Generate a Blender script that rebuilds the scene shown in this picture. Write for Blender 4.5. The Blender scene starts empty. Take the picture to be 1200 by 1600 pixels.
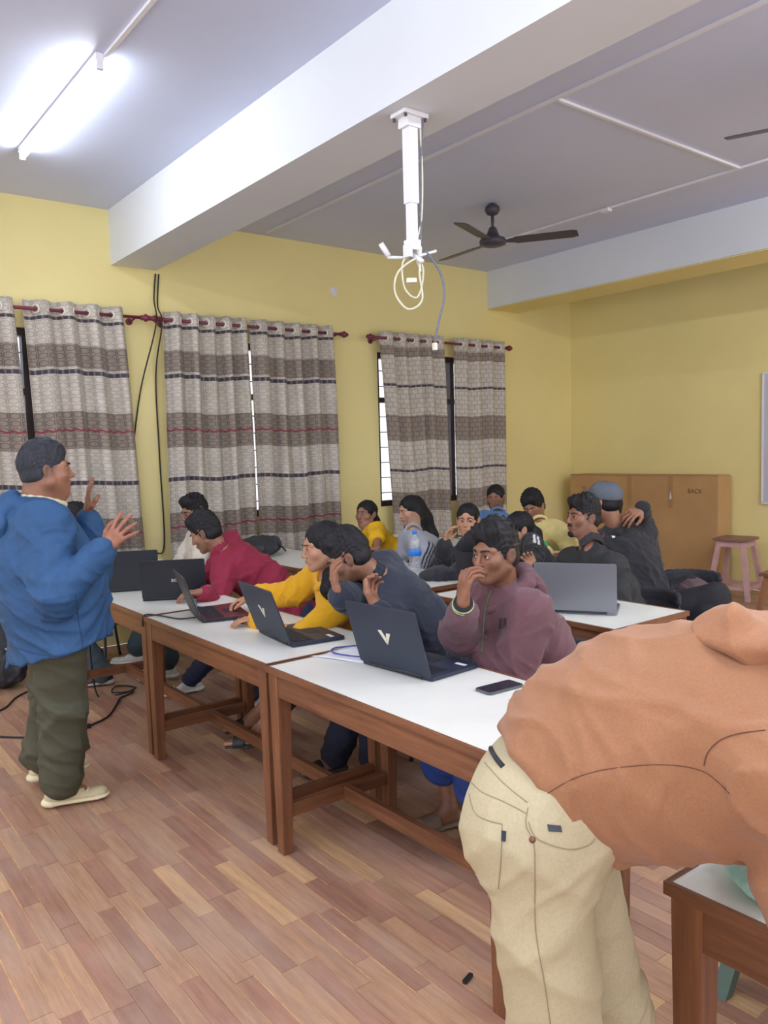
import bpy, bmesh, math, random, time
import numpy as np
from mathutils import Vector, Matrix
import openvdb as vdb
T0 = time.time()
random.seed(7)
SC = bpy.context.scene
C = SC.collection
PI = math.pi

# ------------------------------------------------------------------ camera, world, lights, exposure
MR = np.array([[0.78850985, -0.61448364, -0.02573055],
               [-0.06732532, -0.04465576, -0.99673124],
               [0.61132603, 0.78766472, -0.07658182]])      # rows: right, down, forward
CAM = np.array([0.0, 0.0, 1.6])
FPX = 1249.6
cam_data = bpy.data.cameras.new('camera'); cam = bpy.data.objects.new('camera', cam_data); C.objects.link(cam)
cam_data.sensor_width = 36; cam_data.sensor_fit = 'VERTICAL'; cam_data.sensor_height = 36
cam_data.lens = FPX / 1600 * 36; cam_data.clip_start = 0.05
m = Matrix.Identity(4)
for i in range(3):
    m[i][0] = MR[0][i]; m[i][1] = -MR[1][i]; m[i][2] = -MR[2][i]; m[i][3] = CAM[i]
cam.matrix_world = m
SC.camera = cam

def ray(x, y): return MR.T @ np.array([(x - 600) / FPX, (y - 800) / FPX, 1.0])
def at(x, y, X=None, Y=None, Z=None, D=None):
    """the room point seen at photo pixel x, y on the plane X=, Y=, Z= or at depth D"""
    d = ray(x, y)
    if D is not None: return CAM + d * D
    if X is not None: return CAM + d * ((X - CAM[0]) / d[0])
    if Y is not None: return CAM + d * ((Y - CAM[1]) / d[1])
    return CAM + d * ((Z - CAM[2]) / d[2])

w = bpy.data.worlds.new('overcast_sky'); SC.world = w; w.use_nodes = True
bg = w.node_tree.nodes['Background']; bg.inputs[0].default_value = (0.93, 0.92, 1.0, 1); bg.inputs[1].default_value = 0.9

def area_light(name, loc, rot, sx, sy, power, color):
    l = bpy.data.lights.new(name, 'AREA'); l.shape = 'RECTANGLE'; l.size = sx; l.size_y = sy
    l.energy = power; l.color = color
    o = bpy.data.objects.new(name, l); C.objects.link(o); o.location = loc; o.rotation_euler = rot
    return o

SC.view_settings.view_transform = 'Standard'
try: SC.view_settings.look = 'None'
except Exception: pass
SC.view_settings.exposure = 1.0
SC.view_settings.gamma = 1
SC.view_settings.use_curve_mapping = False

# ------------------------------------------------------------------ small helpers
def lin(c):
    c = c / 255.0
    return c / 12.92 if c <= 0.04045 else ((c + 0.055) / 1.055) ** 2.4
def rgb(r, g, b): return (lin(r), lin(g), lin(b), 1.0)

class NT:
    def __init__(s, name):
        s.m = bpy.data.materials.new(name); s.m.use_nodes = True
        s.t = s.m.node_tree; s.b = s.t.nodes['Principled BSDF']
    def n(s, typ, **kw):
        nd = s.t.nodes.new(typ)
        for k, v in kw.items():
            if k.startswith('i_'): nd.inputs[k[2:].replace('_', ' ')].default_value = v
            else: setattr(nd, k, v)
        return nd
    def l(s, a, b): s.t.links.new(a, b)
    def math(s, op, a, b=None, c=None):
        nd = s.n('ShaderNodeMath', operation=op)
        for i, v in enumerate((a, b, c)):
            if v is None: continue
            if isinstance(v, (int, float)): nd.inputs[i].default_value = v
            else: s.l(v, nd.inputs[i])
        return nd.outputs[0]
    def mix(s, f, a, b, mode='MIX'):
        nd = s.n('ShaderNodeMix', data_type='RGBA', blend_type=mode)
        for i, v in ((0, f), (6, a), (7, b)):
            if isinstance(v, (int, float, tuple)): nd.inputs[i].default_value = v
            else: s.l(v, nd.inputs[i])
        return nd.outputs[2]
    def noise(s, scale, detail=3, vec=None, rough=0.55):
        nd = s.n('ShaderNodeTexNoise'); nd.inputs['Scale'].default_value = scale
        nd.inputs['Detail'].default_value = detail; nd.inputs['Roughness'].default_value = rough
        if vec is not None: s.l(vec, nd.inputs['Vector'])
        return nd.outputs['Fac']
    def ramp(s, fac, stops, interp='LINEAR'):
        nd = s.n('ShaderNodeValToRGB'); cr = nd.color_ramp; cr.interpolation = interp
        while len(cr.elements) < len(stops): cr.elements.new(0.5)
        for e, (p, c) in zip(cr.elements, stops): e.position = p; e.color = c
        s.l(fac, nd.inputs[0]); return nd.outputs[0]
    def bump(s, h, strength=0.2, dist=0.01):
        nd = s.n('ShaderNodeBump'); nd.inputs['Strength'].default_value = strength
        nd.inputs['Distance'].default_value = dist; s.l(h, nd.inputs['Height'])
        s.l(nd.outputs[0], s.b.inputs['Normal'])
    def coord(s, which='Object'): return s.n('ShaderNodeTexCoord').outputs[which]
    def geo(s): return s.n('ShaderNodeNewGeometry').outputs['Position']
    def set(s, **kw):
        for k, v in kw.items():
            s.b.inputs[k.replace('_', ' ')].default_value = v
        return s

def plain(name, col, rough=0.6, metal=0.0, nscale=0, namt=0.12, bump=0.0, spec=None, coat=0):
    t = NT(name); t.set(Roughness=rough, Metallic=metal)
    if spec is not None: t.b.inputs['Specular IOR Level'].default_value = spec
    if coat: t.b.inputs['Coat Weight'].default_value = coat
    if nscale:
        f = t.noise(nscale, 4, t.coord())
        a = tuple(max(0, c * (1 - namt)) for c in col[:3]) + (1,)
        b = tuple(min(1, c * (1 + namt)) for c in col[:3]) + (1,)
        t.l(t.ramp(f, [(0.3, a), (0.7, b)]), t.b.inputs['Base Color'])
        if bump: t.bump(f, bump, 0.004)
    else: t.b.inputs['Base Color'].default_value = col
    return t.m

def wood(name, dark, light, scale=1.0, axis=2, rough=0.45):
    t = NT(name); co = t.coord()
    mp = t.n('ShaderNodeMapping'); t.l(co, mp.inputs[0])
    sc = [22 * scale] * 3; sc[axis] = 1.6 * scale; mp.inputs['Scale'].default_value = sc
    f = t.noise(1.6, 5, mp.outputs[0], 0.65); g = t.noise(2.5, 2, co)
    c = t.ramp(f, [(0.25, dark), (0.75, light)])
    c = t.mix(0.35, c, t.ramp(g, [(0.35, (0.55, 0.5, 0.5, 1)), (0.65, (1, 1, 1, 1))]), 'MULTIPLY')
    t.l(c, t.b.inputs['Base Color']); t.set(Roughness=rough); t.bump(f, 0.15, 0.002)
    return t.m

def tag(o, label=None, cat=None, group=None, kind=None):
    if label: o['label'] = label
    if cat: o['category'] = cat
    if group: o['group'] = group
    if kind: o['kind'] = kind
    return o
def empty(name, loc=(0, 0, 0), rz=0.0, **kw):
    o = bpy.data.objects.new(name, None); C.objects.link(o); o.location = loc; o.rotation_euler = (0, 0, rz)
    o.empty_display_size = 0.1
    return tag(o, **kw)

class MB:
    """collects shapes in one bmesh"""
    def __init__(s): s.bm = bmesh.new()
    def box(s, c, d, rot=None, taper=None, bevel=0.0):
        """centre, full dims; rot = Matrix; taper = (sx, sy) scale of the bottom face"""
        vs = []
        for z in (-1, 1):
            for x, y in ((-1, -1), (1, -1), (1, 1), (-1, 1)):
                k = taper if (taper and z < 0) else (1, 1)
                v = Vector((x * d[0] / 2 * k[0], y * d[1] / 2 * k[1], z * d[2] / 2))
                if rot is not None: v = rot @ v
                vs.append(s.bm.verts.new(v + Vector(c)))
        fs = [(3, 2, 1, 0), (4, 5, 6, 7), (0, 1, 5, 4), (1, 2, 6, 5), (2, 3, 7, 6), (3, 0, 4, 7)]
        faces = [s.bm.faces.new([vs[i] for i in f]) for f in fs]
        if bevel:
            es = list({e for f in faces for e in f.edges})
            bmesh.ops.bevel(s.bm, geom=es, offset=bevel, segments=2, affect='EDGES', profile=0.7)
        return s
    def tube(s, pts, r, n=8, cap=True, closed=False):
        """round tube through points; r = number or list"""
        pts = [Vector(p) for p in pts]; N = len(pts); rings = []
        up = Vector((0, 0, 1)); prev = None
        for i, p in enumerate(pts):
            a = pts[(i - 1) % N] if (i > 0 or closed) else p
            b = pts[(i + 1) % N] if (i < N - 1 or closed) else p
            t = (b - a).normalized()
            if prev is None:
                u = t.cross(up)
                if u.length < 1e-3: u = t.cross(Vector((1, 0, 0)))
                u.normalize()
            else:
                u = prev - t * prev.dot(t)
                if u.length < 1e-4: u = t.orthogonal()
                u.normalize()
            prev = u; v = t.cross(u)
            rr = r[i] if isinstance(r, (list, tuple)) else r
            rings.append([s.bm.verts.new(p + (u * math.cos(q) + v * math.sin(q)) * rr) for q in [2 * PI * k / n for k in range(n)]])
        for i in range(N if closed else N - 1):
            A, B = rings[i], rings[(i + 1) % N]
            for k in range(n):
                s.bm.faces.new((A[k], A[(k + 1) % n], B[(k + 1) % n], B[k]))
        if cap and not closed:
            s.bm.faces.new(rings[0][::-1]); s.bm.faces.new(rings[-1])
        return s
    def lathe(s, prof, c=(0, 0, 0), n=20, rot=None):
        """profile (r, z) turned about z"""
        rings = []
        for r, z in prof:
            ring = []
            for k in range(n):
                v = Vector((r * math.cos(2 * PI * k / n), r * math.sin(2 * PI * k / n), z))
                if rot is not None: v = rot @ v
                ring.append(s.bm.verts.new(v + Vector(c)))
            rings.append(ring)
        for A, B in zip(rings, rings[1:]):
            for k in range(n): s.bm.faces.new((A[k], A[(k + 1) % n], B[(k + 1) % n], B[k]))
        s.bm.faces.new(rings[0][::-1]); s.bm.faces.new(rings[-1])
        return s
    def prism(s, poly, thick, mat):
        """2-D polygon extruded along local z, placed by matrix"""
        n = len(poly)
        lo = [s.bm.verts.new(mat @ Vector((x, y, 0))) for x, y in poly]
        hi = [s.bm.verts.new(mat @ Vector((x, y, thick))) for x, y in poly]
        s.bm.faces.new(lo[::-1]); s.bm.faces.new(hi)
        for k in range(n): s.bm.faces.new((lo[k], lo[(k + 1) % n], hi[(k + 1) % n], hi[k]))
        return s
    def build(s, name, mat, parent=None, smooth=False, bevel=0.0, loc=None, angle=None):
        bmesh.ops.recalc_face_normals(s.bm, faces=s.bm.faces)
        if bevel:
            es = [e for e in s.bm.edges if len(e.link_faces) == 2 and e.calc_face_angle(0) > 0.9]
            bmesh.ops.bevel(s.bm, geom=es, offset=bevel, segments=2, affect='EDGES', profile=0.7)
        me = bpy.data.meshes.new(name); s.bm.to_mesh(me); s.bm.free()
        if smooth: me.polygons.foreach_set('use_smooth', [True] * len(me.polygons))
        me.materials.append(mat)
        o = bpy.data.objects.new(name, me); C.objects.link(o)
        if parent is not None: o.parent = parent
        if loc is not None: o.location = loc
        return o
def rotz(a): return Matrix.Rotation(a, 3, 'Z')
def rounded(w, d, r, n=4):
    pts = []
    for cx, cy, a0 in ((w / 2 - r, d / 2 - r, 0), (-w / 2 + r, d / 2 - r, PI / 2), (-w / 2 + r, -d / 2 + r, PI), (w / 2 - r, -d / 2 + r, 1.5 * PI)):
        for k in range(n + 1):
            a = a0 + PI / 2 * k / n; pts.append((cx + r * math.cos(a), cy + r * math.sin(a)))
    return pts
def text(name, body, size, mat, parent, M4, extrude=0.0006):
    cu = bpy.data.curves.new(name, 'FONT'); cu.body = body; cu.size = size; cu.extrude = extrude
    cu.align_x = 'CENTER'; cu.align_y = 'CENTER'; cu.resolution_u = 3
    tmp = bpy.data.objects.new(name, cu); C.objects.link(tmp)
    dg = bpy.context.evaluated_depsgraph_get(); me = bpy.data.meshes.new_from_object(tmp.evaluated_get(dg))
    bpy.data.objects.remove(tmp); me.materials.clear(); me.materials.append(mat); me.name = name
    o = bpy.data.objects.new(name, me); C.objects.link(o); o.parent = parent; o.matrix_basis = M4
    return o
def copy_tree(o, parent=None):
    c = o.copy(); C.objects.link(c)
    if parent is not None: c.parent = parent
    for ch in list(o.children): copy_tree(ch, c)
    return c

# ------------------------------------------------------------------ implicit surfaces: bodies and cloth
def V(*a): return np.array(a, dtype=np.float64)
def nrm(v): v = np.asarray(v, float); return v / (np.linalg.norm(v) + 1e-12)
def smin(a, b, k):
    if k <= 0: return np.minimum(a, b)
    h = np.maximum(k - np.abs(a - b), 0) / k
    return np.minimum(a, b) - h * h * k * 0.25

class SDF:
    def __init__(s): s.p = []
    def bone(s, a, b, ra, rb=None, side=None, k=0.02, op='+'):
        if rb is None: rb = ra
        s.p.append(('b', np.asarray(a, float), np.asarray(b, float), ra, rb, side, k, op)); return s
    def chain(s, pts, rs, k=0.015, side=None, op='+'):
        for i in range(len(pts) - 1):
            s.bone(pts[i], pts[i + 1], rs[i] if isinstance(rs, (list, tuple)) else rs, rs[i + 1] if isinstance(rs, (list, tuple)) else rs, side, k, op)
        return s
    def ell(s, c, r, axes=None, k=0.02, op='+'):
        s.p.append(('e', np.asarray(c, float), np.asarray(r, float), np.eye(3) if axes is None else np.array([nrm(x) for x in axes]), k, op)); return s
    def plane(s, p, n, k=0.0):
        """cut away everything on the side the normal points to"""
        s.p.append(('p', np.asarray(p, float), nrm(n), k)); return s
    def bounds(s):
        lo = np.full(3, 1e9); hi = -lo
        for q in s.p:
            if q[0] == 'b' and q[7] == '+':
                r = max(np.max(q[3]), np.max(q[4]))
                lo = np.minimum(lo, np.minimum(q[1], q[2]) - r); hi = np.maximum(hi, np.maximum(q[1], q[2]) + r)
            elif q[0] == 'e' and q[5] == '+':
                r = q[2].max(); lo = np.minimum(lo, q[1] - r); hi = np.maximum(hi, q[1] + r)
        return lo, hi
    def run(s, vox, disp=None, amp=0.0):
        lo, hi = s.bounds(); pad = 3 * vox + amp + 0.01; lo = lo - pad; hi = hi + pad
        n = np.ceil((hi - lo) / vox).astype(int) + 1
        ax = [(lo[i] + vox * np.arange(n[i])).astype(np.float32) for i in range(3)]
        D = np.full(n, 0.3, np.float32)
        for q in s.p:
            if q[0] == 'p':
                d = ((ax[0] - q[1][0]) * q[2][0])[:, None, None] + ((ax[1] - q[1][1]) * q[2][1])[None, :, None] + ((ax[2] - q[1][2]) * q[2][2])[None, None, :]
                D = -smin(-D, -d, q[3]) if q[3] else np.maximum(D, d)
                continue
            if q[0] == 'b':
                _, a, b, ra, rb, side, k, op = q
                r = max(np.max(ra), np.max(rb)); blo = np.minimum(a, b) - r; bhi = np.maximum(a, b) + r
            else:
                _, c, rr, axes, k, op = q
                r = rr.max(); blo = c - r; bhi = c + r
            mg = k + 3 * vox + 0.012
            i0 = np.clip(np.floor((blo - mg - lo) / vox).astype(int), 0, n); i1 = np.clip(np.ceil((bhi + mg - lo) / vox).astype(int) + 1, 0, n)
            if np.any(i1 <= i0): continue
            sl = tuple(slice(i0[i], i1[i]) for i in range(3))
            X = ax[0][sl[0]][:, None, None]; Y = ax[1][sl[1]][None, :, None]; Z = ax[2][sl[2]][None, None, :]
            if q[0] == 'b':
                ab = b - a; L = np.linalg.norm(ab); u = ab / (L + 1e-9)
                x = X - np.float32(a[0]); y = Y - np.float32(a[1]); z = Z - np.float32(a[2])
                h = x * np.float32(u[0]) + y * np.float32(u[1]) + z * np.float32(u[2])
                hc = np.clip(h, 0, L) ; t = hc / (L + 1e-9)
                if side is None:
                    rad2 = x * x + y * y + z * z - h * h + (h - hc) ** 2
                    d = np.sqrt(np.maximum(rad2, 0)) - (ra + (rb - ra) * t)
                else:
                    sd = np.asarray(side, float); sd = nrm(sd - u * sd.dot(u)); dd = np.cross(u, sd)
                    wa, da = ra if isinstance(ra, (tuple, list)) else (ra, ra); wb, db = rb if isinstance(rb, (tuple, list)) else (rb, rb)
                    W = wa + (wb - wa) * t; Dp = da + (db - da) * t; Mn = np.minimum(W, Dp)
                    cs = x * np.float32(sd[0]) + y * np.float32(sd[1]) + z * np.float32(sd[2])
                    cd = x * np.float32(dd[0]) + y * np.float32(dd[1]) + z * np.float32(dd[2])
                    ca = h - hc
                    e0 = cs / W; e1 = cd / Dp; e2 = ca / Mn
                    k0 = np.sqrt(e0 * e0 + e1 * e1 + e2 * e2)
                    k1 = np.sqrt((e0 / W) ** 2 + (e1 / Dp) ** 2 + (e2 / Mn) ** 2) + 1e-6
                    d = k0 * (k0 - 1) / k1
                    d = np.where(k0 < 0.05, -Mn, d)
            else:
                x = X - np.float32(c[0]); y = Y - np.float32(c[1]); z = Z - np.float32(c[2])
                e = [(x * axes[i][0] + y * axes[i][1] + z * axes[i][2]) / rr[i] for i in range(3)]
                k0 = np.sqrt(e[0] ** 2 + e[1] ** 2 + e[2] ** 2)
                k1 = np.sqrt((e[0] / rr[0]) ** 2 + (e[1] / rr[1]) ** 2 + (e[2] / rr[2]) ** 2) + 1e-6
                d = k0 * (k0 - 1) / k1
                d = np.where(k0 < 0.05, -rr.min(), d)
            d = d.astype(np.float32)
            if op == '+': D[sl] = smin(D[sl], d, k)
            else: D[sl] = -smin(-D[sl], d, k)
        if disp is not None:
            mk = np.abs(D) < (2.5 * vox + amp)
            ii = np.nonzero(mk)
            P = np.stack([ax[0][ii[0]], ax[1][ii[1]], ax[2][ii[2]]], 1)
            D[mk] = D[mk] - disp(P).astype(np.float32)
        D = np.clip(D, -3 * vox, 3 * vox)
        g = vdb.FloatGrid(background=float(3 * vox)); g.copyFromArray(D)
        pts, quads = g.convertToQuads(isovalue=0.0)
        return pts * vox + lo, quads

def mesh_from(name, pts, quads, mat, parent=None, base=None, col=None, smooth_iter=0):
    pts = np.asarray(pts, np.float64); quads = np.asarray(quads, np.int64)
    if base is not None: pts = pts - base
    # outward orientation
    a = pts[quads[:, 0]]; b = pts[quads[:, 1]]; c = pts[quads[:, 2]]; d = pts[quads[:, 3]]
    nn = np.cross(c - a, d - b); ctr = pts.mean(0)
    if np.sum(nn * (a - ctr)) < 0: quads = quads[:, ::-1]
    me = bpy.data.meshes.new(name)
    me.vertices.add(len(pts)); me.vertices.foreach_set('co', pts.astype(np.float32).ravel())
    me.loops.add(len(quads) * 4); me.loops.foreach_set('vertex_index', quads.ravel().astype(np.int32))
    me.polygons.add(len(quads)); me.polygons.foreach_set('loop_start', (np.arange(len(quads)) * 4).astype(np.int32))
    me.polygons.foreach_set('use_smooth', np.ones(len(quads), bool))
    me.update(calc_edges=True)
    if col is not None:
        at_ = me.color_attributes.new('Col', 'FLOAT_COLOR', 'POINT')
        cc = np.ones((len(pts), 4), np.float32); cc[:, :3] = col
        at_.data.foreach_set('color', cc.ravel())
    me.materials.append(mat)
    o = bpy.data.objects.new(name, me); C.objects.link(o)
    if parent is not None: o.parent = parent
    return o
def join_arrays(parts):
    P, Q, Cc, off = [], [], [], 0
    for p, q, c in parts:
        P.append(p); Q.append(q + off); off += len(p)
        Cc.append(np.broadcast_to(np.asarray(c, np.float32), (len(p), 3)))
    return np.concatenate(P), np.concatenate(Q), np.concatenate(Cc)
def linc(r, g, b): return np.array([lin(r), lin(g), lin(b)])

# ------------------------------------------------------------------ materials of the room
def wall_paint(name, col, nz=0.05):
    t = NT(name); co = t.geo()
    f = t.noise(1.3, 4, co); g = t.noise(60, 3, co)
    a = tuple(c * (1 - nz) for c in col[:3]) + (1,)
    t.l(t.ramp(f, [(0.3, a), (0.7, col)]), t.b.inputs['Base Color'])
    t.set(Roughness=0.62); t.bump(g, 0.12, 0.002)
    return t.m
M_YEL = wall_paint('yellow_wall_paint', rgb(240, 225, 156))
M_CEIL = wall_paint('white_ceiling_paint', rgb(208, 216, 240))
M_BEAM = wall_paint('white_beam_paint', rgb(222, 227, 232))
M_WOOD = wood('brown_table_wood', rgb(88, 52, 34), rgb(146, 96, 62), 1.0, 2)
M_WOODX = wood('brown_table_wood_long', rgb(88, 52, 34), rgb(146, 96, 62), 1.0, 1)
M_WOODD = wood('brown_table_wood_cross', rgb(88, 52, 34), rgb(146, 96, 62), 1.0, 0)
M_LAM = plain('white_laminate', rgb(232, 231, 222), 0.32, nscale=5, namt=0.03)
M_BLACKPL = plain('black_plastic', rgb(34, 35, 40), 0.45, nscale=30, namt=0.1)
M_DARKCLOTH = plain('black_woven_cloth', rgb(44, 45, 52), 0.9, nscale=60, namt=0.25, bump=0.3)
M_METAL = plain('grey_steel_tube', rgb(90, 92, 98), 0.35, 0.8)
M_CHROME = plain('steel', rgb(170, 170, 175), 0.3, 0.9)
M_WHITEPL = plain('white_plastic', rgb(232, 232, 236), 0.45)
M_CREAM = plain('cream_cable', rgb(225, 222, 200), 0.5)
M_GREYCAB = plain('grey_cable', rgb(110, 112, 120), 0.5)
M_BLKCAB = plain('black_cable', rgb(30, 30, 34), 0.5)
M_MAROON = plain('maroon_rod_lacquer', rgb(118, 42, 66), 0.35)
M_FRAME = wood('dark_window_wood', rgb(40, 30, 34), rgb(66, 50, 50), 1.0, 2)

WY, WX, ZC, ZB = 6.75, 8.36, 3.65, 3.20
X0, Y0 = -2.6, -2.2
def struct(o): return tag(o, kind='structure')

# walls, ceiling, beams
WIN = [(0.55, 2.32), (2.95, 4.42), (5.20, 6.88)]
SILL, HEAD = 1.0, 2.64
b = MB(); xs = X0
for a, c in WIN:
    b.box(((xs + a) / 2, WY + 0.11, ZC / 2), (a - xs, 0.22, ZC))
    b.box(((a + c) / 2, WY + 0.11, SILL / 2), (c - a, 0.22, SILL))
    b.box(((a + c) / 2, WY + 0.11, (HEAD + ZC) / 2), (c - a, 0.22, ZC - HEAD))
    xs = c
b.box(((xs + WX + 0.2) / 2, WY + 0.11, ZC / 2), (WX + 0.2 - xs, 0.22, ZC))
struct(b.build('wall_left', M_YEL))
struct(MB().box((WX + 0.1, (WY + Y0) / 2, ZC / 2), (0.2, WY - Y0, ZC)).build('wall_right', M_YEL))
struct(MB().box(((X0 + WX) / 2, (Y0 + WY) / 2, ZC + 0.06), (WX - X0 + 0.4, WY - Y0 + 0.4, 0.12)).build('ceiling', M_CEIL))
struct(MB().box((2.615, (Y0 + WY) / 2, (ZB + ZC) / 2), (0.39, WY - Y0, ZC - ZB)).build('trim_1', M_BEAM))
b = MB().box((7.1, (Y0 + WY) / 2, (3.22 + ZC) / 2 + 0.003), (0.5, WY - Y0, ZC - 3.22 - 0.006))
struct(b.build('trim_2', M_BEAM))
struct(MB().box((7.1, (Y0 + WY) / 2, 3.219), (0.496, WY - Y0, 0.008)).build('trim_3', M_YEL))

# windows: wooden frame, mullion, rails, bars, panes
def glass_mat():
    t = NT('window_glass'); t.t.nodes.remove(t.b)
    tr = t.n('ShaderNodeBsdfTransparent'); tr.inputs[0].default_value = (0.93, 0.95, 0.97, 1)
    gl = t.n('ShaderNodeBsdfGlossy'); gl.inputs['Roughness'].default_value = 0.03
    mx = t.n('ShaderNodeMixShader'); mx.inputs[0].default_value = 0.07
    t.l(tr.outputs[0], mx.inputs[1]); t.l(gl.outputs[0], mx.inputs[2])
    t.l(mx.outputs[0], t.t.nodes['Material Output'].inputs[0]); return t.m
M_GLASS = glass_mat()
for k, (a, c) in enumerate(WIN):
    r = empty('window_%d' % (k + 1), ((a + c) / 2, WY + 0.1, SILL)); struct(r)
    W, H = c - a, HEAD - SILL; f = 0.06
    b = MB()
    b.box((0, 0, f / 2), (W, 0.09, f)).box((0, 0, H - f / 2), (W, 0.09, f)).box((-W / 2 + f / 2, 0, H / 2), (f, 0.09, H - 2 * f)).box((W / 2 - f / 2, 0, H / 2), (f, 0.09, H - 2 * f))
    b.build('window_frame', M_FRAME, r)
    n = 3
    for i in range(1, n):
        MB().box((-W / 2 + W * i / n, 0, H / 2), (0.06, 0.08, H - 2 * f)).build('mullion', M_FRAME, r)
    MB().box((0, 0, 1.14), (W - 2 * f, 0.075, 0.055)).build('transom', M_FRAME, r)
    for i in range(n):
        MB().box((-W / 2 + W * (i + 0.5) / n, 0.01, H / 2), (W / n - 0.05, 0.006, H - 0.1)).build('pane', M_GLASS, r)
    for i in range(9):
        z = 0.14 + i * 0.165
        if abs(z - 1.14) < 0.05: continue
        MB().tube([(-W / 2 + 0.03, 0.06, z), (W / 2 - 0.03, 0.06, z)], 0.006, 6).build('window_bar', M_METAL, r)

# ------------------------------------------------------------------ floor of narrow wooden strips, laid along Y
def floor_mat(name, tone):
    t = NT(name); co = t.geo()
    mp = t.n('ShaderNodeMapping'); t.l(co, mp.inputs[0]); mp.inputs['Scale'].default_value = (30, 2.2, 1)
    f = t.noise(1.5, 6, mp.outputs[0], 0.7)
    mp2 = t.n('ShaderNodeMapping'); t.l(co, mp2.inputs[0]); mp2.inputs['Scale'].default_value = (3, 1.4, 1)
    g = t.noise(1.6, 4, mp2.outputs[0])
    d = tuple(c * 0.72 for c in tone[:3]) + (1,); l = tuple(min(1, c * 1.22) for c in tone[:3]) + (1,)
    c = t.ramp(f, [(0.3, d), (0.68, l)])
    dust = t.ramp(g, [(0.42, (0, 0, 0, 1)), (0.75, (1, 1, 1, 1))])
    c = t.mix(t.math('MULTIPLY', dust, 0.5), c, rgb(188, 164, 146))
    t.l(c, t.b.inputs['Base Color']); t.set(Roughness=0.42); t.bump(f, 0.1, 0.001)
    return t.m
TONES = [floor_mat('floor_strip_' + n, c) for n, c in (('brown', rgb(176, 136, 108)), ('red_brown', rgb(168, 124, 102)), ('dark', rgb(156, 114, 94)), ('mid', rgb(182, 142, 112)), ('tan', rgb(202, 162, 120)))]
floor = MB().box(((X0 + WX) / 2, (Y0 + WY) / 2, -0.0528), (WX - X0, WY - Y0, 0.1)).build('floor', plain('pale_strip_joint', rgb(216, 172, 120), 0.6, nscale=20, namt=0.25))
struct(floor)
rnd = random.Random(3)
PW, GAP = 0.066, 0.004
planks = []
nx = int((WX - X0) / PW)
for i in range(nx):
    x = X0 + i * PW; y = Y0 - rnd.random() * 0.6
    while y < WY:
        L = rnd.choice((0.32, 0.42, 0.52, 0.62))
        y1 = min(y + L, WY)
        if y1 > Y0 + 0.05: planks.append((x, max(y, Y0), y1, 4 if rnd.random() < 0.08 else rnd.randrange(4)))
        y += L
def visible(p):
    cx, cy = p[0] + PW / 2, (p[1] + p[2]) / 2
    v = MR @ (np.array([cx, cy, 0]) - CAM)
    if v[2] < 0.4: return None
    u, w_ = 600 + FPX * v[0] / v[2], 800 + FPX * v[1] / v[2]
    return v[2] if (-20 < u < 1010 and 940 < w_ < 1640 and not (w_ < 1560 and u > 720 + (w_ - 1100) * 0.1 and w_ > 1100)) else None
vis = sorted([(visible(p), p) for p in planks if visible(p) is not None])
near = set(p for _, p in vis[:300])
pm = {}
def plank_mesh(L, tone, gap):
    key = (round(L, 3), tone, gap)
    if key not in pm:
        q = MB().box((0, 0, 0), (PW - gap, L - 0.002, 0.004)); bmesh.ops.recalc_face_normals(q.bm, faces=q.bm.faces)
        me = bpy.data.meshes.new('floor_plank'); q.bm.to_mesh(me); q.bm.free(); me.materials.append(TONES[tone]); pm[key] = me
    return pm[key]
rest = MB(); rest_t = []
for p in planks:
    x, ya, yb, tn = p; gap = 0.0055 if rnd.random() < 0.4 else 0.0012
    if p in near:
        o = bpy.data.objects.new('floor_plank', plank_mesh(yb - ya, tn, gap)); C.objects.link(o); o.parent = floor
        o.location = (x + PW / 2, (ya + yb) / 2, -0.003 + rnd.uniform(0, 0.0006))
    else:
        rest.box((x + PW / 2, (ya + yb) / 2, -0.003), (PW - gap, yb - ya - 0.002, 0.004)); rest_t.append(tn)
o = rest.build('distant_floor_planks', TONES[0], floor); o['kind'] = 'stuff'
for mm in TONES[1:]: o.data.materials.append(mm)
o.data.polygons.foreach_set('material_index', np.repeat(np.array(rest_t, np.int32), 6))

# ------------------------------------------------------------------ tube light, trunking, fan, projector mount
def tube_mat(strength):
    M_TUBE = bpy.data.materials.new('lit_tube'); M_TUBE.use_nodes = True
    pb = M_TUBE.node_tree.nodes['Principled BSDF']; pb.inputs['Base Color'].default_value = (1, 1, 1, 1)
    pb.inputs['Emission Color'].default_value = (0.88, 0.94, 1.0, 1); pb.inputs['Emission Strength'].default_value = strength
    return M_TUBE
def tube_light(x, y, label, L=1.5, rz=0, strength=70):
    r = empty('tube_light', (x, y, ZC), rz, label=label, cat='light')
    MB().box((0, 0, -0.018), (0.045, L + 0.05, 0.035)).build('batten', M_WHITEPL, r, bevel=0.004)
    for s in (-1, 1): MB().box((0.0, s * (L / 2 + 0.012), -0.055), (0.035, 0.024, 0.05)).build('end_cap', M_WHITEPL, r, bevel=0.004)
    MB().tube([(0, -L / 2, -0.062), (0, L / 2, -0.062)], 0.015, 12).build('tube', tube_mat(strength), r)
    return r
tube_light(1.5, 4.96, 'glowing white tube light on the ceiling above the standing man', strength=32)
tube_light(1.5, 0.2, 'glowing ceiling tube light nearly above the photographer', 1.5)
tube_light(-0.4, 2.6, 'glowing ceiling tube light left of the photo, nearer the curtains', 1.5)
tube_light(-0.4, 0.2, 'glowing ceiling tube light left of the photo, nearer the open side', 1.5)
tube_light(4.6, 0.2, 'glowing ceiling tube light in the far bay, nearer the curtains', 1.5, strength=150)  # added out of view as fill for the far bay's wall and ceiling
tube_light(4.6, -1.4, 'glowing ceiling tube light in the far bay, by the open side', 1.5, strength=150)  # second added fill lamp, out of view, lifting the far bay further

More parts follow.
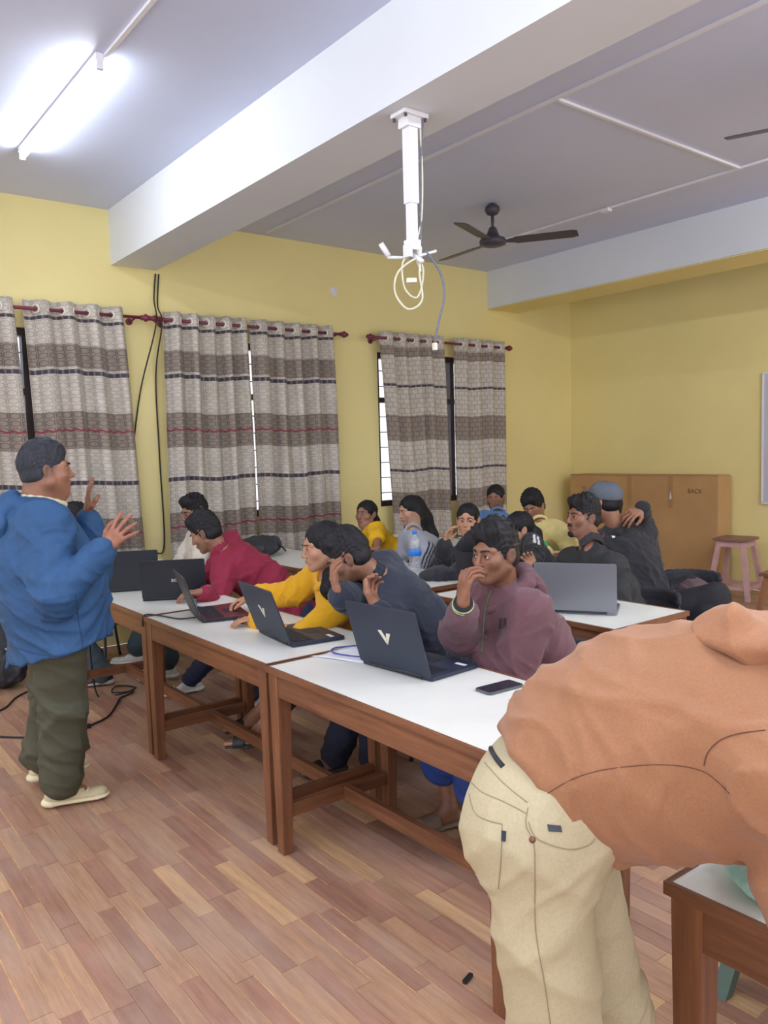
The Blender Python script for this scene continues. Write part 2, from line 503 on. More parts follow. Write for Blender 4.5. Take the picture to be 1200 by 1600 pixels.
def trunk(pts, label, r=0.011):
    g = MB()
    for a, c in zip(pts, pts[1:]):
        a, c = Vector(a), Vector(c); d = c - a; mid = (a + c) / 2
        g.box(mid, (r * 2 if abs(d.y) > abs(d.x) else d.length, d.length if abs(d.y) > abs(d.x) else r * 2, 0.016))
    return tag(g.build('cable_trunking', M_WHITEPL), label, 'cable cover')
zt = ZC - 0.009
trunk([(1.53, 4.18, zt), (1.53, -2.0, zt)], 'thin white cable trunking leading to the lit ceiling tube')
trunk([(3.84, 6.6, zt), (3.84, -1.5, zt)], 'faint white trunking on the ceiling along the big beam')
trunk([(3.86, 3.2, zt), (5.93, 3.2, zt)], 'white cross trunking joining the two ceiling runs')
tr = trunk([(5.94, 5.6, zt), (5.94, 1.5, zt)], 'long white ceiling trunking passing behind the fan near the far beam')
MB().box((5.94, 4.4, ZC - 0.02), (0.06, 0.08, 0.03)).build('junction_box', M_WHITEPL, tr, bevel=0.004)

M_FAN = plain('dark_fan_paint', rgb(70, 66, 78), 0.4)
def fan(x, y, label, hub=3.33, angs=(85, 203, 303)):
    r = empty('ceiling_fan', (x, y, ZC), 0, label=label, cat='fan', group=None)
    MB().lathe([(0.02, 0), (0.03, -0.005), (0.06, -0.03), (0.065, -0.06), (0.045, -0.09), (0.02, -0.1)], n=20).build('canopy', M_WHITEPL if False else M_FAN, r, True)
    MB().tube([(0, 0, -0.09), (0, 0, hub - ZC + 0.1)], 0.013, 10).build('rod', M_FAN, r, True)
    h = hub - ZC
    MB().lathe([(0.014, h + 0.13), (0.03, h + 0.12), (0.045, h + 0.08), (0.06, h + 0.045), (0.1, h + 0.03), (0.115, h + 0.01), (0.11, h - 0.02), (0.06, h - 0.035), (0.01, h - 0.038)], n=28).build('motor', M_FAN, r, True)
    for a in angs:
        Rm = rotz(math.radians(a)) @ Matrix.Rotation(math.radians(-12), 3, 'X')
        q = MB(); q.prism([(0.11, -0.02), (0.18, -0.045), (0.2, -0.06), (0.66, -0.066), (0.7, -0.05), (0.705, 0.045), (0.66, 0.062), (0.2, 0.056), (0.18, 0.04), (0.11, 0.02)], 0.006, Matrix.Translation((0, 0, h - 0.004)) @ Rm.to_4x4())
        q.build('blade', M_FAN, r)
    return r
fan(5.01, 4.86, 'dark three-bladed ceiling fan hanging in the middle of the far bay')
fan(4.75, 1.85, 'dark ceiling fan of which one blade tip shows at the right edge', angs=(112, 232, 352))

pmx, pmy = 2.56, 3.02
r = empty('projector_mount', (pmx, pmy, ZB), 0, label='white telescopic projector mount hanging from the big beam with coiled cables', cat='projector mount')
MB().box((0, 0, -0.012), (0.15, 0.11, 0.022)).box((0, 0, -0.045), (0.085, 0.075, 0.05)).build('base_plate', M_WHITEPL, r, bevel=0.005)
for sx in (-1, 1):
    for sy in (-1, 1): MB().lathe([(0.008, 0), (0.008, -0.012), (0.005, -0.016)], (sx * 0.06, sy * 0.042, -0.022), 8).build('bolt', M_METAL, r)
MB().box((0, 0, -0.24), (0.055, 0.055, 0.36)).build('upper_tube', M_WHITEPL, r, bevel=0.006)
MB().box((0, 0, -0.49), (0.042, 0.042, 0.26)).build('lower_tube', M_WHITEPL, r, bevel=0.005)
MB().box((0, 0, -0.615), (0.06, 0.06, 0.05)).box((0.03, 0.0, -0.645), (0.02, 0.05, 0.06)).box((-0.03, 0.0, -0.645), (0.02, 0.05, 0.06)).build('swivel_bracket', M_WHITEPL, r, bevel=0.004)
MB().tube([(-0.01, 0.02, -0.67), (-0.09, 0.085, -0.665)], 0.008, 8).tube([(0.01, -0.02, -0.67), (0.10, -0.06, -0.64)], 0.007, 8).tube([(-0.085, 0.08, -0.66), (-0.115, 0.1, -0.60)], 0.014, 8).tube([(0, 0, -0.66), (0.02, -0.05, -0.70)], 0.012, 8).build('mounting_arm', M_WHITEPL, r, True)
def cat_rom(pts, n=8, closed=False):
    P = [Vector(p) for p in pts]; out = []; N = len(P)
    for i in range(N if closed else N - 1):
        p0 = P[(i - 1) % N] if closed or i > 0 else P[0]; p1 = P[i % N]; p2 = P[(i + 1) % N]; p3 = P[(i + 2) % N] if closed or i < N - 2 else P[-1]
        for k in range(n):
            t = k / n
            out.append(0.5 * ((2 * p1) + (p2 - p0) * t + (2 * p0 - 5 * p1 + 4 * p2 - p3) * t * t + (3 * p1 - p0 - 3 * p2 + p3) * t ** 3))
    if not closed: out.append(P[-1])
    return out
def cable(pts, r, mat, label=None, parent=None, name='cable', n=8, closed=False, seg=6):
    o = MB().tube(cat_rom(pts, n, closed), r, seg, closed=closed).build(name, mat, parent, True)
    if label: tag(o, label, 'cable')
    return o
rx = Vector((0.79, -0.61, 0))                     # sideways direction of the coil
def rp(a, z, o=0.0): return tuple(rx * a + Vector((o * 0.61, o * 0.79, z)))
cable([rp(0.05, -0.02), rp(0.055, -0.3), rp(0.045, -0.5), rp(0.02, -0.62), rp(0.05, -0.74), rp(0.02, -0.86), rp(-0.04, -0.82), rp(-0.05, -0.7), rp(0, -0.66), rp(0.04, -0.74)], 0.005, M_CREAM, parent=r, name='coiled_cable')
cable([rp(0.03, -0.68, -0.02), rp(-0.07, -0.74, -0.02), rp(-0.09, -0.84, -0.02), rp(-0.03, -0.92, -0.02), rp(0.04, -0.88, -0.02), rp(0.03, -0.76, -0.02)], 0.005, M_CREAM, parent=r, name='coiled_cable', closed=True)
MB().box(rp(-0.01, -0.79, -0.04), (0.05, 0.03, 0.022), rotz(-0.65)).build('cable_tie', M_CREAM, r, bevel=0.004)
cable([rp(0.06, -0.64), rp(0.13, -0.74), rp(0.15, -0.85), rp(0.12, -0.98), rp(0.10, -1.08)], [0.006] * 33 if False else 0.007, M_GREYCAB, parent=r, name='hanging_video_cable')
MB().box(rp(0.099, -1.1), (0.018, 0.018, 0.035)).build('cable_plug', M_CREAM, r)
cable([rp(0.065, -0.005), rp(0.05, -0.25), rp(0.04, -0.62)], 0.006, M_GREYCAB, parent=r, name='power_cable')

# wall pieces
so = MB().lathe([(0.045, 0), (0.045, 0.008), (0.03, 0.012), (0.028, 0.008), (0.01, 0.008)], n=20, rot=Matrix.Rotation(PI / 2, 3, 'X')).build('ceiling_rose', M_WHITEPL); so.location = (4.67, WY - 0.001, 3.21)
tag(so, 'small round white cable outlet high on the window wall between the beams', 'outlet')
r = empty('whiteboard', (WX - 0.02, 3.6, 0.95), 0, label='pale grey board on the far wall at the right edge', cat='board')
MB().box((0, 0, 0.672), (0.02, 1.2, 1.344)).build('panel', plain('pale_board', rgb(198, 198, 208), 0.4), r)
MB().box((-0.004, 0, 1.35), (0.024, 1.24, 0.02)).box((-0.004, 0, -0.006), (0.024, 1.24, 0.02)).box((-0.004, 0.61, 0.672), (0.024, 0.02, 1.344)).box((-0.004, -0.61, 0.672), (0.024, 0.02, 1.344)).build('border', M_WHITEPL, r)

# ------------------------------------------------------------------ curtains and rods
def curtain_mat(name, bands, lines, red, ring):
    t = NT(name); uv = t.n('ShaderNodeTexCoord').outputs['UV']
    sp = t.n('ShaderNodeSeparateXYZ'); t.l(uv, sp.inputs[0]); u, v = sp.outputs[0], sp.outputs[1]   # metres along the cloth
    def rng(a, b_): return t.math('MULTIPLY', t.math('GREATER_THAN', v, a), t.math('LESS_THAN', v, b_))
    n = t.noise(9, 3, uv); nb = t.noise(240, 2, uv)
    col = t.ramp(n, [(0.3, rgb(204, 196, 180)), (0.7, rgb(222, 214, 200))])
    for a, b_ in bands: col = t.mix(rng(a, b_), col, rgb(158, 145, 130))
    # woven ovals in a lattice
    if ring:
        fx = t.math('SUBTRACT', t.math('FRACT', t.math('DIVIDE', u, 0.085)), 0.5); fy = t.math('SUBTRACT', t.math('FRACT', t.math('DIVIDE', v, 0.058)), 0.5)
        d1 = t.math('SQRT', t.math('ADD', t.math('MULTIPLY', t.math('MULTIPLY', fx, fx), 0.75), t.math('MULTIPLY', fy, fy)))
        l1 = t.math('LESS_THAN', t.math('ABSOLUTE', t.math('SUBTRACT', d1, 0.36)), 0.045)
        vx = t.math('LESS_THAN', t.math('ABSOLUTE', t.math('SUBTRACT', t.math('ABSOLUTE', fx), 0.44)), 0.03)
        lat = t.math('MAXIMUM', l1, vx)
    else:
        br = t.n('ShaderNodeTexBrick'); t.l(uv, br.inputs[0]); br.inputs['Scale'].default_value = 1
        br.inputs['Brick Width'].default_value = 0.055; br.inputs['Row Height'].default_value = 0.05; br.inputs['Mortar Size'].default_value = 0.004
        lat = br.outputs['Fac']
    inb = None
    for a, b_ in bands:
        q = rng(a, b_); inb = q if inb is None else t.math('MAXIMUM', inb, q)
    soft = t.math('ADD', 0.42, t.math('MULTIPLY', inb, 0.38))
    col = t.mix(t.math('MULTIPLY', lat, soft), col, rgb(92, 80, 78) if ring else rgb(120, 96, 92))
    for a, b_ in lines:
        dash = t.math('GREATER_THAN', t.math('FRACT', t.math('DIVIDE', u, 0.05)), 0.3)
        col = t.mix(rng(a, b_), col, t.mix(dash, rgb(120, 112, 112), rgb(66, 60, 70)))
    for z in red:
        wv = t.math('ADD', z, t.math('MULTIPLY', t.math('SINE', t.math('MULTIPLY', u, 74)), 0.006))
        col = t.mix(t.math('LESS_THAN', t.math('ABSOLUTE', t.math('SUBTRACT', v, wv)), 0.008), col, rgb(150, 52, 66))
    t.l(col, t.b.inputs['Base Color']); t.set(Roughness=0.6)
    t.b.inputs['Sheen Weight'].default_value = 0.2
    t.bump(nb, 0.15, 0.001)
    tl = t.n('ShaderNodeBsdfTranslucent'); t.l(col, tl.inputs[0])
    mx = t.n('ShaderNodeMixShader'); mx.inputs[0].default_value = 0.16
    t.l(t.b.outputs[0], mx.inputs[1]); t.l(tl.outputs[0], mx.inputs[2]); t.l(mx.outputs[0], t.t.nodes['Material Output'].inputs[0])
    return t.m
M_CUR = curtain_mat('patterned_curtain', [(2.32, 2.50), (1.67, 1.97), (0.84, 1.10)], [(2.69, 2.715), (2.265, 2.3), (1.375, 1.41), (0.49, 0.52)], [1.82, 0.97], True)
M_CUR2 = curtain_mat('checked_curtain', [(2.59, 2.69), (1.70, 1.97), (0.92, 1.15)], [(2.27, 2.295), (1.37, 1.395), (0.6, 0.62)], [], False)
M_EYE = plain('cream_grommet', rgb(226, 222, 208), 0.35)
RODY, RODZ = 6.615, 2.765
def curtain(xt0, xt1, xb0, xb1, waves, mat, label, seed, zb=0.37, amp=0.05):
    rr = random.Random(seed); ph = rr.random() * 0.5
    root = empty('curtain', ((xt0 + xt1) / 2, RODY, zb), 0, label=label, cat='curtain')
    NU, NV = waves * 16, 44; zt = 2.835
    jit = [rr.uniform(-0.25, 0.25) for _ in range(waves * 2 + 3)]
    verts, uvs = [], []
    for j in range(NV + 1):
        v = j / NV; z = zt + (zb - zt) * v; arc = 0.0; prev = None
        e0 = xt0 + (xb0 - xt0) * v ** 0.8; e1 = xt1 + (xb1 - xt1) * v ** 0.8
        for i in range(NU + 1):
            u = i / NU; s = u * waves
            k = int(s * 2); fr = s * 2 - k; jj = jit[k] * (1 - fr) + jit[k + 1] * fr
            ang = 2 * PI * s + jj * (0.3 + v) * 1.6
            a = amp * (1 - 0.15 * v) * (1 + 0.35 * math.sin(3.1 * s + seed) * v)
            y = a * math.sin(ang) + 0.012 * v * math.sin(5 * v + seed + s * 1.3)
            x = e0 + (e1 - e0) * u + 0.014 * v * math.sin(ang * 0.5 + 4 * v + seed) * (1 if 0 < i < NU else 0.3)
            zz = z + (0.012 * math.sin(s * 2.1 + seed) if j == NV else 0)
            p = Vector((x, y, zz))
            if prev is not None: arc += (p - prev).length
            prev = p
            verts.append(p - Vector((root.location.x, 0, zb))); uvs.append((arc * 0.85, zz + 0.010 * math.sin(s * 1.7 + seed)))
    faces = [(j * (NU + 1) + i, (j + 1) * (NU + 1) + i, (j + 1) * (NU + 1) + i + 1, j * (NU + 1) + i + 1) for j in range(NV) for i in range(NU)]
    me = bpy.data.meshes.new('cloth'); me.from_pydata(verts, [], faces); me.materials.append(mat)
    ul = me.uv_layers.new(name='UVMap'); idx = np.empty(len(me.loops), np.int32); me.loops.foreach_get('vertex_index', idx)
    ul.data.foreach_set('uv', np.array(uvs, np.float32)[idx].ravel()); me.polygons.foreach_set('use_smooth', [True] * len(me.polygons))
    o = bpy.data.objects.new('cloth', me); C.objects.link(o); o.parent = root
    sm = o.modifiers.new('thickness', 'SOLIDIFY'); sm.thickness = 0.003
    ring = MB().lathe([(0.026, -0.006), (0.036, -0.008), (0.040, 0), (0.036, 0.008), (0.026, 0.006), (0.026, -0.006)], n=18)
    bmesh.ops.recalc_face_normals(ring.bm, faces=ring.bm.faces)
    rm = bpy.data.meshes.new('grommet')
    for f in [f for f in ring.bm.faces if len(f.verts) > 4]: ring.bm.faces.remove(f)
    ring.bm.to_mesh(rm); ring.bm.free(); rm.materials.append(M_EYE); rm.polygons.foreach_set('use_smooth', [True] * len(rm.polygons))
    for k in range(waves * 2 + 1):
        s = k / 2 + (0.12 if k == 0 else -0.12 if k == waves * 2 else 0)
        if k in (0, waves * 2): continue
        x = xt0 + (xt1 - xt0) * (s / waves); slope = 2 * PI * waves / (xt1 - xt0) * amp * (1 if k % 2 == 0 else -1)
        g = bpy.data.objects.new('grommet', rm); C.objects.link(g); g.parent = root
        g.location = (x - root.location.x, 0, RODZ - zb)
        t = Vector((1, slope, 0)).normalized(); nn = Vector((-t.y, t.x, 0))
        g.rotation_euler = nn.to_track_quat('Z', 'Y').to_euler()
    return root
curtain(0.80, 1.60, 0.80, 1.70, 4, M_CUR, 'leftmost patterned curtain, cut by the photo edge', 1)
curtain(1.67, 2.45, 1.76, 2.56, 4, M_CUR, 'patterned curtain behind the standing man, right of the narrow window gap', 2)
curtain(2.80, 3.60, 2.78, 3.64, 5, M_CUR, 'left half of the middle curtain pair, beside the bare yellow pier', 3)
curtain(3.62, 4.55, 3.66, 4.60, 5, M_CUR, 'right half of the middle curtain pair, above the black backpack', 4)
curtain(5.12, 6.02, 5.30, 6.10, 5, M_CUR2, 'left half of the checked far curtain pair', 5, amp=0.04)
curtain(6.18, 6.99, 6.19, 7.0, 4, M_CUR2, 'right half of the checked far curtain pair, nearest the corner', 6, amp=0.04)
def rod(x0, x1, label, fl=True, fr=True):
    root = empty('curtain_rod', ((x0 + x1) / 2, RODY, RODZ), 0, label=label, cat='curtain rod'); h = (x1 - x0) / 2
    MB().tube([(-h, 0, 0), (h, 0, 0)], 0.014, 12).build('rod', M_MAROON, root, True)
    for s, on in ((-1, fl), (1, fr)):
        if on:
            MB().lathe([(0.015, 0), (0.024, 0.01), (0.016, 0.02), (0.03, 0.035), (0.034, 0.05), (0.02, 0.07), (0.022, 0.08), (0.006, 0.1)], (s * h, 0, 0), 14, Matrix.Rotation(s * PI / 2, 3, 'Y')).build('finial', M_MAROON, root, True)
        MB().tube([(s * (h - 0.05), 0, -0.012), (s * (h - 0.05), 0.06, -0.02), (s * (h - 0.05), WY - RODY, -0.02)], 0.008, 8).lathe([(0.03, 0), (0.028, 0.012), (0.01, 0.014)], (s * (h - 0.05), WY - RODY, -0.02), 12, Matrix.Rotation(PI / 2, 3, 'X')).build('bracket', M_MAROON, root, True)
rod(0.6, 2.60, 'maroon curtain rod over the two leftmost curtains', False, True)
rod(2.78, 4.64, 'maroon curtain rod over the middle curtain pair')
rod(5.06, 7.02, 'maroon curtain rod over the far checked curtains')

# loose cables on the pier
cable([(2.80, 6.735, 3.17), (2.77, 6.72, 2.95), (2.71, 6.56, 2.70), (2.62, 6.72, 2.2), (2.54, 6.735, 1.75)], 0.006, M_BLKCAB, 'black cable hanging loose from the beam across the yellow pier')
cable([(2.83, 6.735, 3.17), (2.80, 6.72, 2.9), (2.765, 6.56, 2.72), (2.755, 6.72, 2.3), (2.76, 6.735, 1.6), (2.765, 6.735, 0.83), (2.66, 6.70, 0.76), (2.55, 6.6, 0.72)], 0.006, M_BLKCAB, 'black cable running down beside the middle curtain to the laptop table')

# ------------------------------------------------------------------ tables
def table(x0, y0, label, w=0.61, L=1.29, grp='white-topped lab tables', h=0.76, mid=True):
    """x0 = side towards the standing man, y0 = end nearer the camera"""
    r = empty('lab_table', (x0 + w / 2, y0 + L / 2, 0), 0, label=label, cat='table', group=grp)
    MB().box((0, 0, h - 0.008), (w - 0.024, L - 0.024, 0.016)).build('tabletop', M_LAM, r)
    for s in (-1, 1):
        MB().box((s * (w / 2 - 0.006), 0, h - 0.011), (0.012, L, 0.026)).build('edging', M_WOODX, r, bevel=0.002)
        MB().box((0, s * (L / 2 - 0.006), h - 0.011), (w - 0.024, 0.012, 0.026)).build('edging', M_WOODD, r, bevel=0.002)
    for s in (-1, 1):
        MB().box((s * (w / 2 - 0.022), 0, h - 0.068), (0.022, L - 0.13, 0.086)).build('apron', M_WOODX, r, bevel=0.002)
        MB().box((0, s * (L / 2 - 0.032), h - 0.068), (w - 0.13, 0.022, 0.086)).build('apron', M_WOODD, r, bevel=0.002)
    for sx in (-1, 1):
        for sy in (-1, 1):
            MB().box((sx * (w / 2 - 0.038), sy * (L / 2 - 0.045), (h - 0.025) / 2), (0.062, 0.066, h - 0.025), taper=(0.72, 0.72)).build('leg', M_WOOD, r, bevel=0.003)
    for s in (-1, 1): MB().box((0, s * (L / 2 - 0.045), 0.17), (w - 0.13, 0.03, 0.055)).build('stretcher', M_WOODD, r, bevel=0.002)
    if mid: MB().box((0.03, 0, 0.17), (0.03, L - 0.12, 0.06)).build('stretcher', M_WOODX, r, bevel=0.002)
    return r
table(1.545, 4.075, 'white-topped wooden table nearest the curtains in the front row, three laptops on it')
table(1.535, 2.775, 'white-topped wooden table in the middle of the front row, under the red keyboard')
table(1.525, 1.47, 'white-topped wooden table holding the phone, nearest the camera in the front row')
table(1.315, -0.44, 'white-topped wooden table under the bent-over man, bottom right of the photo')
table(3.03, 4.92, 'white-topped second-row table with the black backpack, against the curtains')
table(3.045, 3.625, 'white-topped second-row table with the water bottle')
table(3.01, 2.19, 'white-topped second-row table with the silver laptop')
table(4.52, 3.66, 'white-topped third-row table with books, before the man in pale yellow')
table(4.52, 4.97, 'white-topped third-row table before the man in denim, mostly hidden')

# ------------------------------------------------------------------ stools, box, chairs
def stool(x, y, rz, top, legc, label, h=0.62, w=0.34):
    r = empty('wooden_stool', (x, y, 0), rz, label=label, cat='stool')
    MB().box((0, 0, h - 0.014), (w, w, 0.028)).build('seat', top, r, bevel=0.004)
    for sx in (-1, 1):
        for sy in (-1, 1):
            a = Vector((sx * (w / 2 - 0.05), sy * (w / 2 - 0.05), h - 0.028)); c = Vector((sx * (w / 2 + 0.03), sy * (w / 2 + 0.03), 0)); q = MB()
            t4 = 0.022
            top_ = [q.bm.verts.new(a + Vector((i * t4, j * t4, 0))) for i, j in ((-1, -1), (1, -1), (1, 1), (-1, 1))]
            bot = [q.bm.verts.new(c + Vector((i * t4, j * t4, 0))) for i, j in ((-1, -1), (1, -1), (1, 1), (-1, 1))]
            q.bm.faces.new(top_); q.bm.faces.new(bot[::-1])
            for k in range(4): q.bm.faces.new((bot[k], bot[(k + 1) % 4], top_[(k + 1) % 4], top_[k]))
            q.build('leg', legc, r)
    for s in (-1, 1):
        MB().box((0, s * (w / 2 - 0.045), h - 0.062), (w - 0.1, 0.022, 0.06)).build('apron', legc, r)
        MB().box((s * (w / 2 - 0.045), 0, h - 0.062), (0.022, w - 0.1, 0.06)).build('apron', legc, r)
        k = w / 2 + 0.013
        MB().box((0, s * k, 0.12), (2 * k - 0.03, 0.022, 0.04)).build('rail', legc, r)
        MB().box((s * k, 0, 0.12), (0.022, 2 * k - 0.03, 0.04)).build('rail', legc, r)
    return r
M_PINK = plain('worn_pink_paint', rgb(196, 156, 152), 0.6, nscale=6, namt=0.15)
M_PINKTOP = wood('worn_stool_top', rgb(120, 84, 72), rgb(168, 124, 108), 1, 0)
M_STOOL = wood('brown_stool_wood', rgb(128, 84, 56), rgb(172, 120, 84), 1, 2)
M_STOOLT = wood('brown_stool_top', rgb(110, 72, 54), rgb(150, 102, 76), 1, 0)
stool(7.86, 4.24, 0.12, M_PINKTOP, M_PINK, 'pink-painted wooden stool in front of the cardboard box')
stool(7.85, 3.45, 0.0, M_BLACKPL, M_BLACKPL, 'dark stool half cut off at the right edge, behind the pink stool', h=0.56)
stool(6.42, 3.02, 0.1, M_STOOLT, M_STOOL, 'brown wooden stool at the right edge, nearer than the pink one', h=0.55)

M_CARD = plain('cardboard', rgb(190, 150, 100), 0.8, nscale=3, namt=0.08, bump=0.1)
M_INK = plain('dark_print', rgb(92, 66, 44), 0.8)
M_TAPE = plain('brown_packing_tape', rgb(176, 136, 88), 0.4)
r = empty('cardboard_box', (8.19, 5.54, 0), 0, label='huge brown cardboard box standing against the far wall in the corner', cat='box')
bw, bh, bd = 1.98, 1.235, 0.26
MB().box((0, 0, bh / 2), (bd, bw, bh)).build('carton', M_CARD, r, bevel=0.006)
MB().box((-0.075, 0, bh + 0.003), (bd / 2 - 0.004, bw - 0.02, 0.006), rot=Matrix.Rotation(0.03, 3, 'Y')).build('flap', M_CARD, r)
MB().box((0.062, 0, bh + 0.003), (bd / 2 - 0.006, bw - 0.03, 0.006), rot=Matrix.Rotation(-0.03, 3, 'Y')).build('flap', M_CARD, r)
for yy in (0.12, -0.42): MB().box((-bd / 2 - 0.001, yy, bh - 0.18), (0.002, 0.06, 0.36)).build('tape', M_TAPE, r)
for s, tx, yy, sz in ((1, 'BACK', -0.72, 0.068), (1, 'TS', 0.78, 0.06)):
    text('printed_lettering', tx, sz, M_INK, r, Matrix.Translation((-bd / 2 - 0.0015, yy, bh - 0.17)) @ Matrix(((0, 0, -1, 0), (-1, 0, 0, 0), (0, 1, 0, 0), (0, 0, 0, 1))))
MB().prism([(0, 0), (0.03, 0.0), (0.012, 0.085)], 0.002, Matrix.Translation((-bd / 2 - 0.003, -0.41, bh - 0.26)) @ Matrix(((0, 0, -1, 0), (-1, 0, 0, 0), (0, 1, 0, 0), (0, 0, 0, 1)))).build('torn_label', M_WHITEPL, r)

def make_chair(label, pad=None):
    """office visitor chair, sitter faces -x"""
    r = empty('visitor_chair', (0, 0, 0), 0, label=label, cat='chair')
    m_ = pad or M_DARKCLOTH
    s = SDF(); s.ell(V(0.0, 0, 0.43), V(0.22, 0.22, 0.035), k=0).plane(V(0, 0, 0.415), V(0, 0, -1), 0.01)
    p, q = s.run(0.012); mesh_from('seat', p, q, m_, r, col=(1, 1, 1))
    s = SDF()
    for k in range(-4, 4):
        a0, a1 = k * 0.05, (k + 1) * 0.05
        s.bone(V(0.24 - 2.2 * a0 * a0, a0, 0.60), V(0.24 - 2.2 * a1 * a1, a1, 0.60), 0.016, k=0.01)
        for z in (0.65, 0.70, 0.75, 0.79):
            s.bone(V(0.24 - 2.2 * a0 * a0 + (z - 0.6) * 0.2, a0 * (1 - max(0, z - 0.7)), z), V(0.24 - 2.2 * a1 * a1 + (z - 0.6) * 0.2, a1 * (1 - max(0, z - 0.7)), z), 0.018, k=0.03)
    p, q = s.run(0.012); mesh_from('backrest', p, q, m_, r, col=(1, 1, 1))
    for sy in (-1, 1):
        MB().tube(cat_rom([(-0.2, sy * 0.2, 0), (-0.18, sy * 0.2, 0.2), (-0.17, sy * 0.19, 0.4)], 4), 0.011, 8).build('leg', M_METAL, r, True)
        MB().tube(cat_rom([(0.24, sy * 0.2, 0), (0.19, sy * 0.19, 0.4), (0.22, sy * 0.15, 0.6)], 4), 0.011, 8).build('leg', M_METAL, r, True)
    MB().tube([(-0.17, -0.19, 0.4), (-0.17, 0.19, 0.4)], 0.01, 8).tube([(0.19, -0.19, 0.4), (0.19, 0.19, 0.4)], 0.01, 8).tube([(-0.17, -0.19, 0.4), (0.19, -0.19, 0.4)], 0.01, 8).tube([(-0.17, 0.19, 0.4), (0.19, 0.19, 0.4)], 0.01, 8).build('seat_frame', M_METAL, r, True)
    return r

# ------------------------------------------------------------------ laptops
M_LAPN = plain('slate_blue_laptop_shell', rgb(40, 48, 64), 0.5, 0.1)
M_LAPB = plain('black_laptop_shell', rgb(38, 40, 47), 0.45, 0.1)
M_LAPS = plain('silver_laptop_shell', rgb(134, 136, 142), 0.4, 0.3)
M_KEY = plain('dark_key', rgb(28, 32, 44), 0.5)
M_DECK = plain('dark_keyboard_deck', rgb(40, 48, 66), 0.45)
M_RED = plain('red_lit_deck', rgb(96, 30, 44), 0.4)
M_SCRN = NT('laptop_screen'); M_SCRN.set(Base_Color=(0.02, 0.02, 0.03, 1), Roughness=0.15); M_SCRN.b.inputs['Emission Color'].default_value = (0.75, 0.85, 1, 1); M_SCRN.b.inputs['Emission Strength'].default_value = 0.5; M_SCRN = M_SCRN.m
M_LOGO = plain('pale_gold_logo', rgb(226, 220, 205), 0.3, 0.2)
M_STK = plain('white_sticker', rgb(236, 236, 236), 0.5)
def laptop(p0, p1, label, shell, lean=20, w=None, d=0.245, deck=None, logo=None, z=0.76, openang=None, h=0.235):
    """p0 = hinge end left as seen from behind (photo left), p1 = right; the keyboard lies on the far side, towards +X"""
    p0, p1 = Vector((p0[0], p0[1], 0)), Vector((p1[0], p1[1], 0)); ctr = (p0 + p1) / 2; ax = (p1 - p0); W = w or ax.length
    ang = math.atan2(ax.y, ax.x)                       # local +x runs from photo left to right; local +y points to the user
    r = empty('laptop', (ctr.x, ctr.y, z), ang, label=label, cat='laptop')
    deck = deck or M_DECK; T = Matrix.Translation
    MB().prism(rounded(W, d, 0.012), 0.014, T((0, d / 2 + 0.004, 0.002))).build('base', shell if deck is not M_RED else M_LAPB, r, bevel=0.001)
    MB().prism(rounded(W - 0.012, d - 0.012, 0.01), 0.0012, T((0, d / 2 + 0.004, 0.016))).build('keyboard_deck', deck, r)
    q = MB(); n = 0
    kw = (W - 0.05) / 15
    for i in range(15):
        for j in range(5): q.box((-W / 2 + 0.025 + kw * (i + 0.5), 0.035 + j * 0.019, 0.0185), (kw * 0.84, 0.0155, 0.003))
    o = q.build('keyboard', M_KEY, r); o['kind'] = 'stuff'
    MB().prism(rounded(0.105, 0.065, 0.005), 0.0008, T((0, 0.18, 0.0172))).build('touchpad', M_KEY, r)
    if deck is M_DECK: MB().box((W / 2 - 0.045, 0.21, 0.0178), (0.05, 0.018, 0.0012)).build('sticker', M_STK, r)
    MB().tube([(-W * 0.38, 0, 0.014), (W * 0.38, 0, 0.014)], 0.0065, 8).build('hinge', M_LAPB, r, True)
    Rm = T((0, 0, 0.016)) @ Matrix.Rotation(math.radians(90 + lean), 4, 'X')   # local lid plane: x along, y up the lid, z towards the user side
    lid = MB().prism(rounded(W, h, 0.010), 0.007, Rm @ T((0, h / 2, -0.0035))).build('lid', shell, r, bevel=0.0012)
    MB().prism(rounded(W - 0.014, h - 0.022, 0.004), 0.0006, Rm @ T((0, h / 2 + 0.002, -0.0042))).build('screen', M_SCRN, r)
    if logo == 'V':
        F = Rm @ T((0, h * 0.52, 0.0036)) @ Matrix.Rotation(PI, 4, 'Y') @ Matrix.Scale(-1, 4, (1, 0, 0)) @ Matrix.Scale(-1, 4, (0, 0, 1))
        q = MB(); s = 0.034
        q.prism([(-s, s * 0.7), (-s * 0.42, s * 0.78), (0.002, -s * 0.12), (-s * 0.0 + 0.001, -s * 0.95)], 0.0006, F)
        q.prism([(0.004, -s * 0.95), (0.004, -s * 0.05), (s * 0.30, s * 0.5), (s * 0.95, s * 0.52)], 0.0006, F)
        q.build('logo', M_LOGO, r)
    elif logo:
        text('logo', logo, 0.038, M_LOGO, r, Rm @ T((0.02, h * 0.48, 0.0036)))
    return r
laptop((1.826, 2.544), (1.86, 2.125), 'big slate laptop with pale V logo, nearest the camera beside the phone', M_LAPN, 17, deck=M_DECK, logo='V', d=0.26, h=0.262, w=0.385)
laptop((1.802, 3.322), (1.755, 2.935), 'slate laptop with pale V logo on the middle table, before the man in navy', M_LAPN, 20, logo='V', d=0.26, h=0.255, w=0.385)
laptop((1.789, 4.05), (1.69, 3.69), 'black laptop seen edge-on with a red-lit keyboard', M_LAPB, 20, deck=M_RED, d=0.25, h=0.235)
laptop((1.70, 4.50), (2.02, 4.325), 'black laptop showing a silver brand word on its lid, beside the red keyboard', M_LAPB, 14, deck=M_DECK, logo='acer', h=0.235)
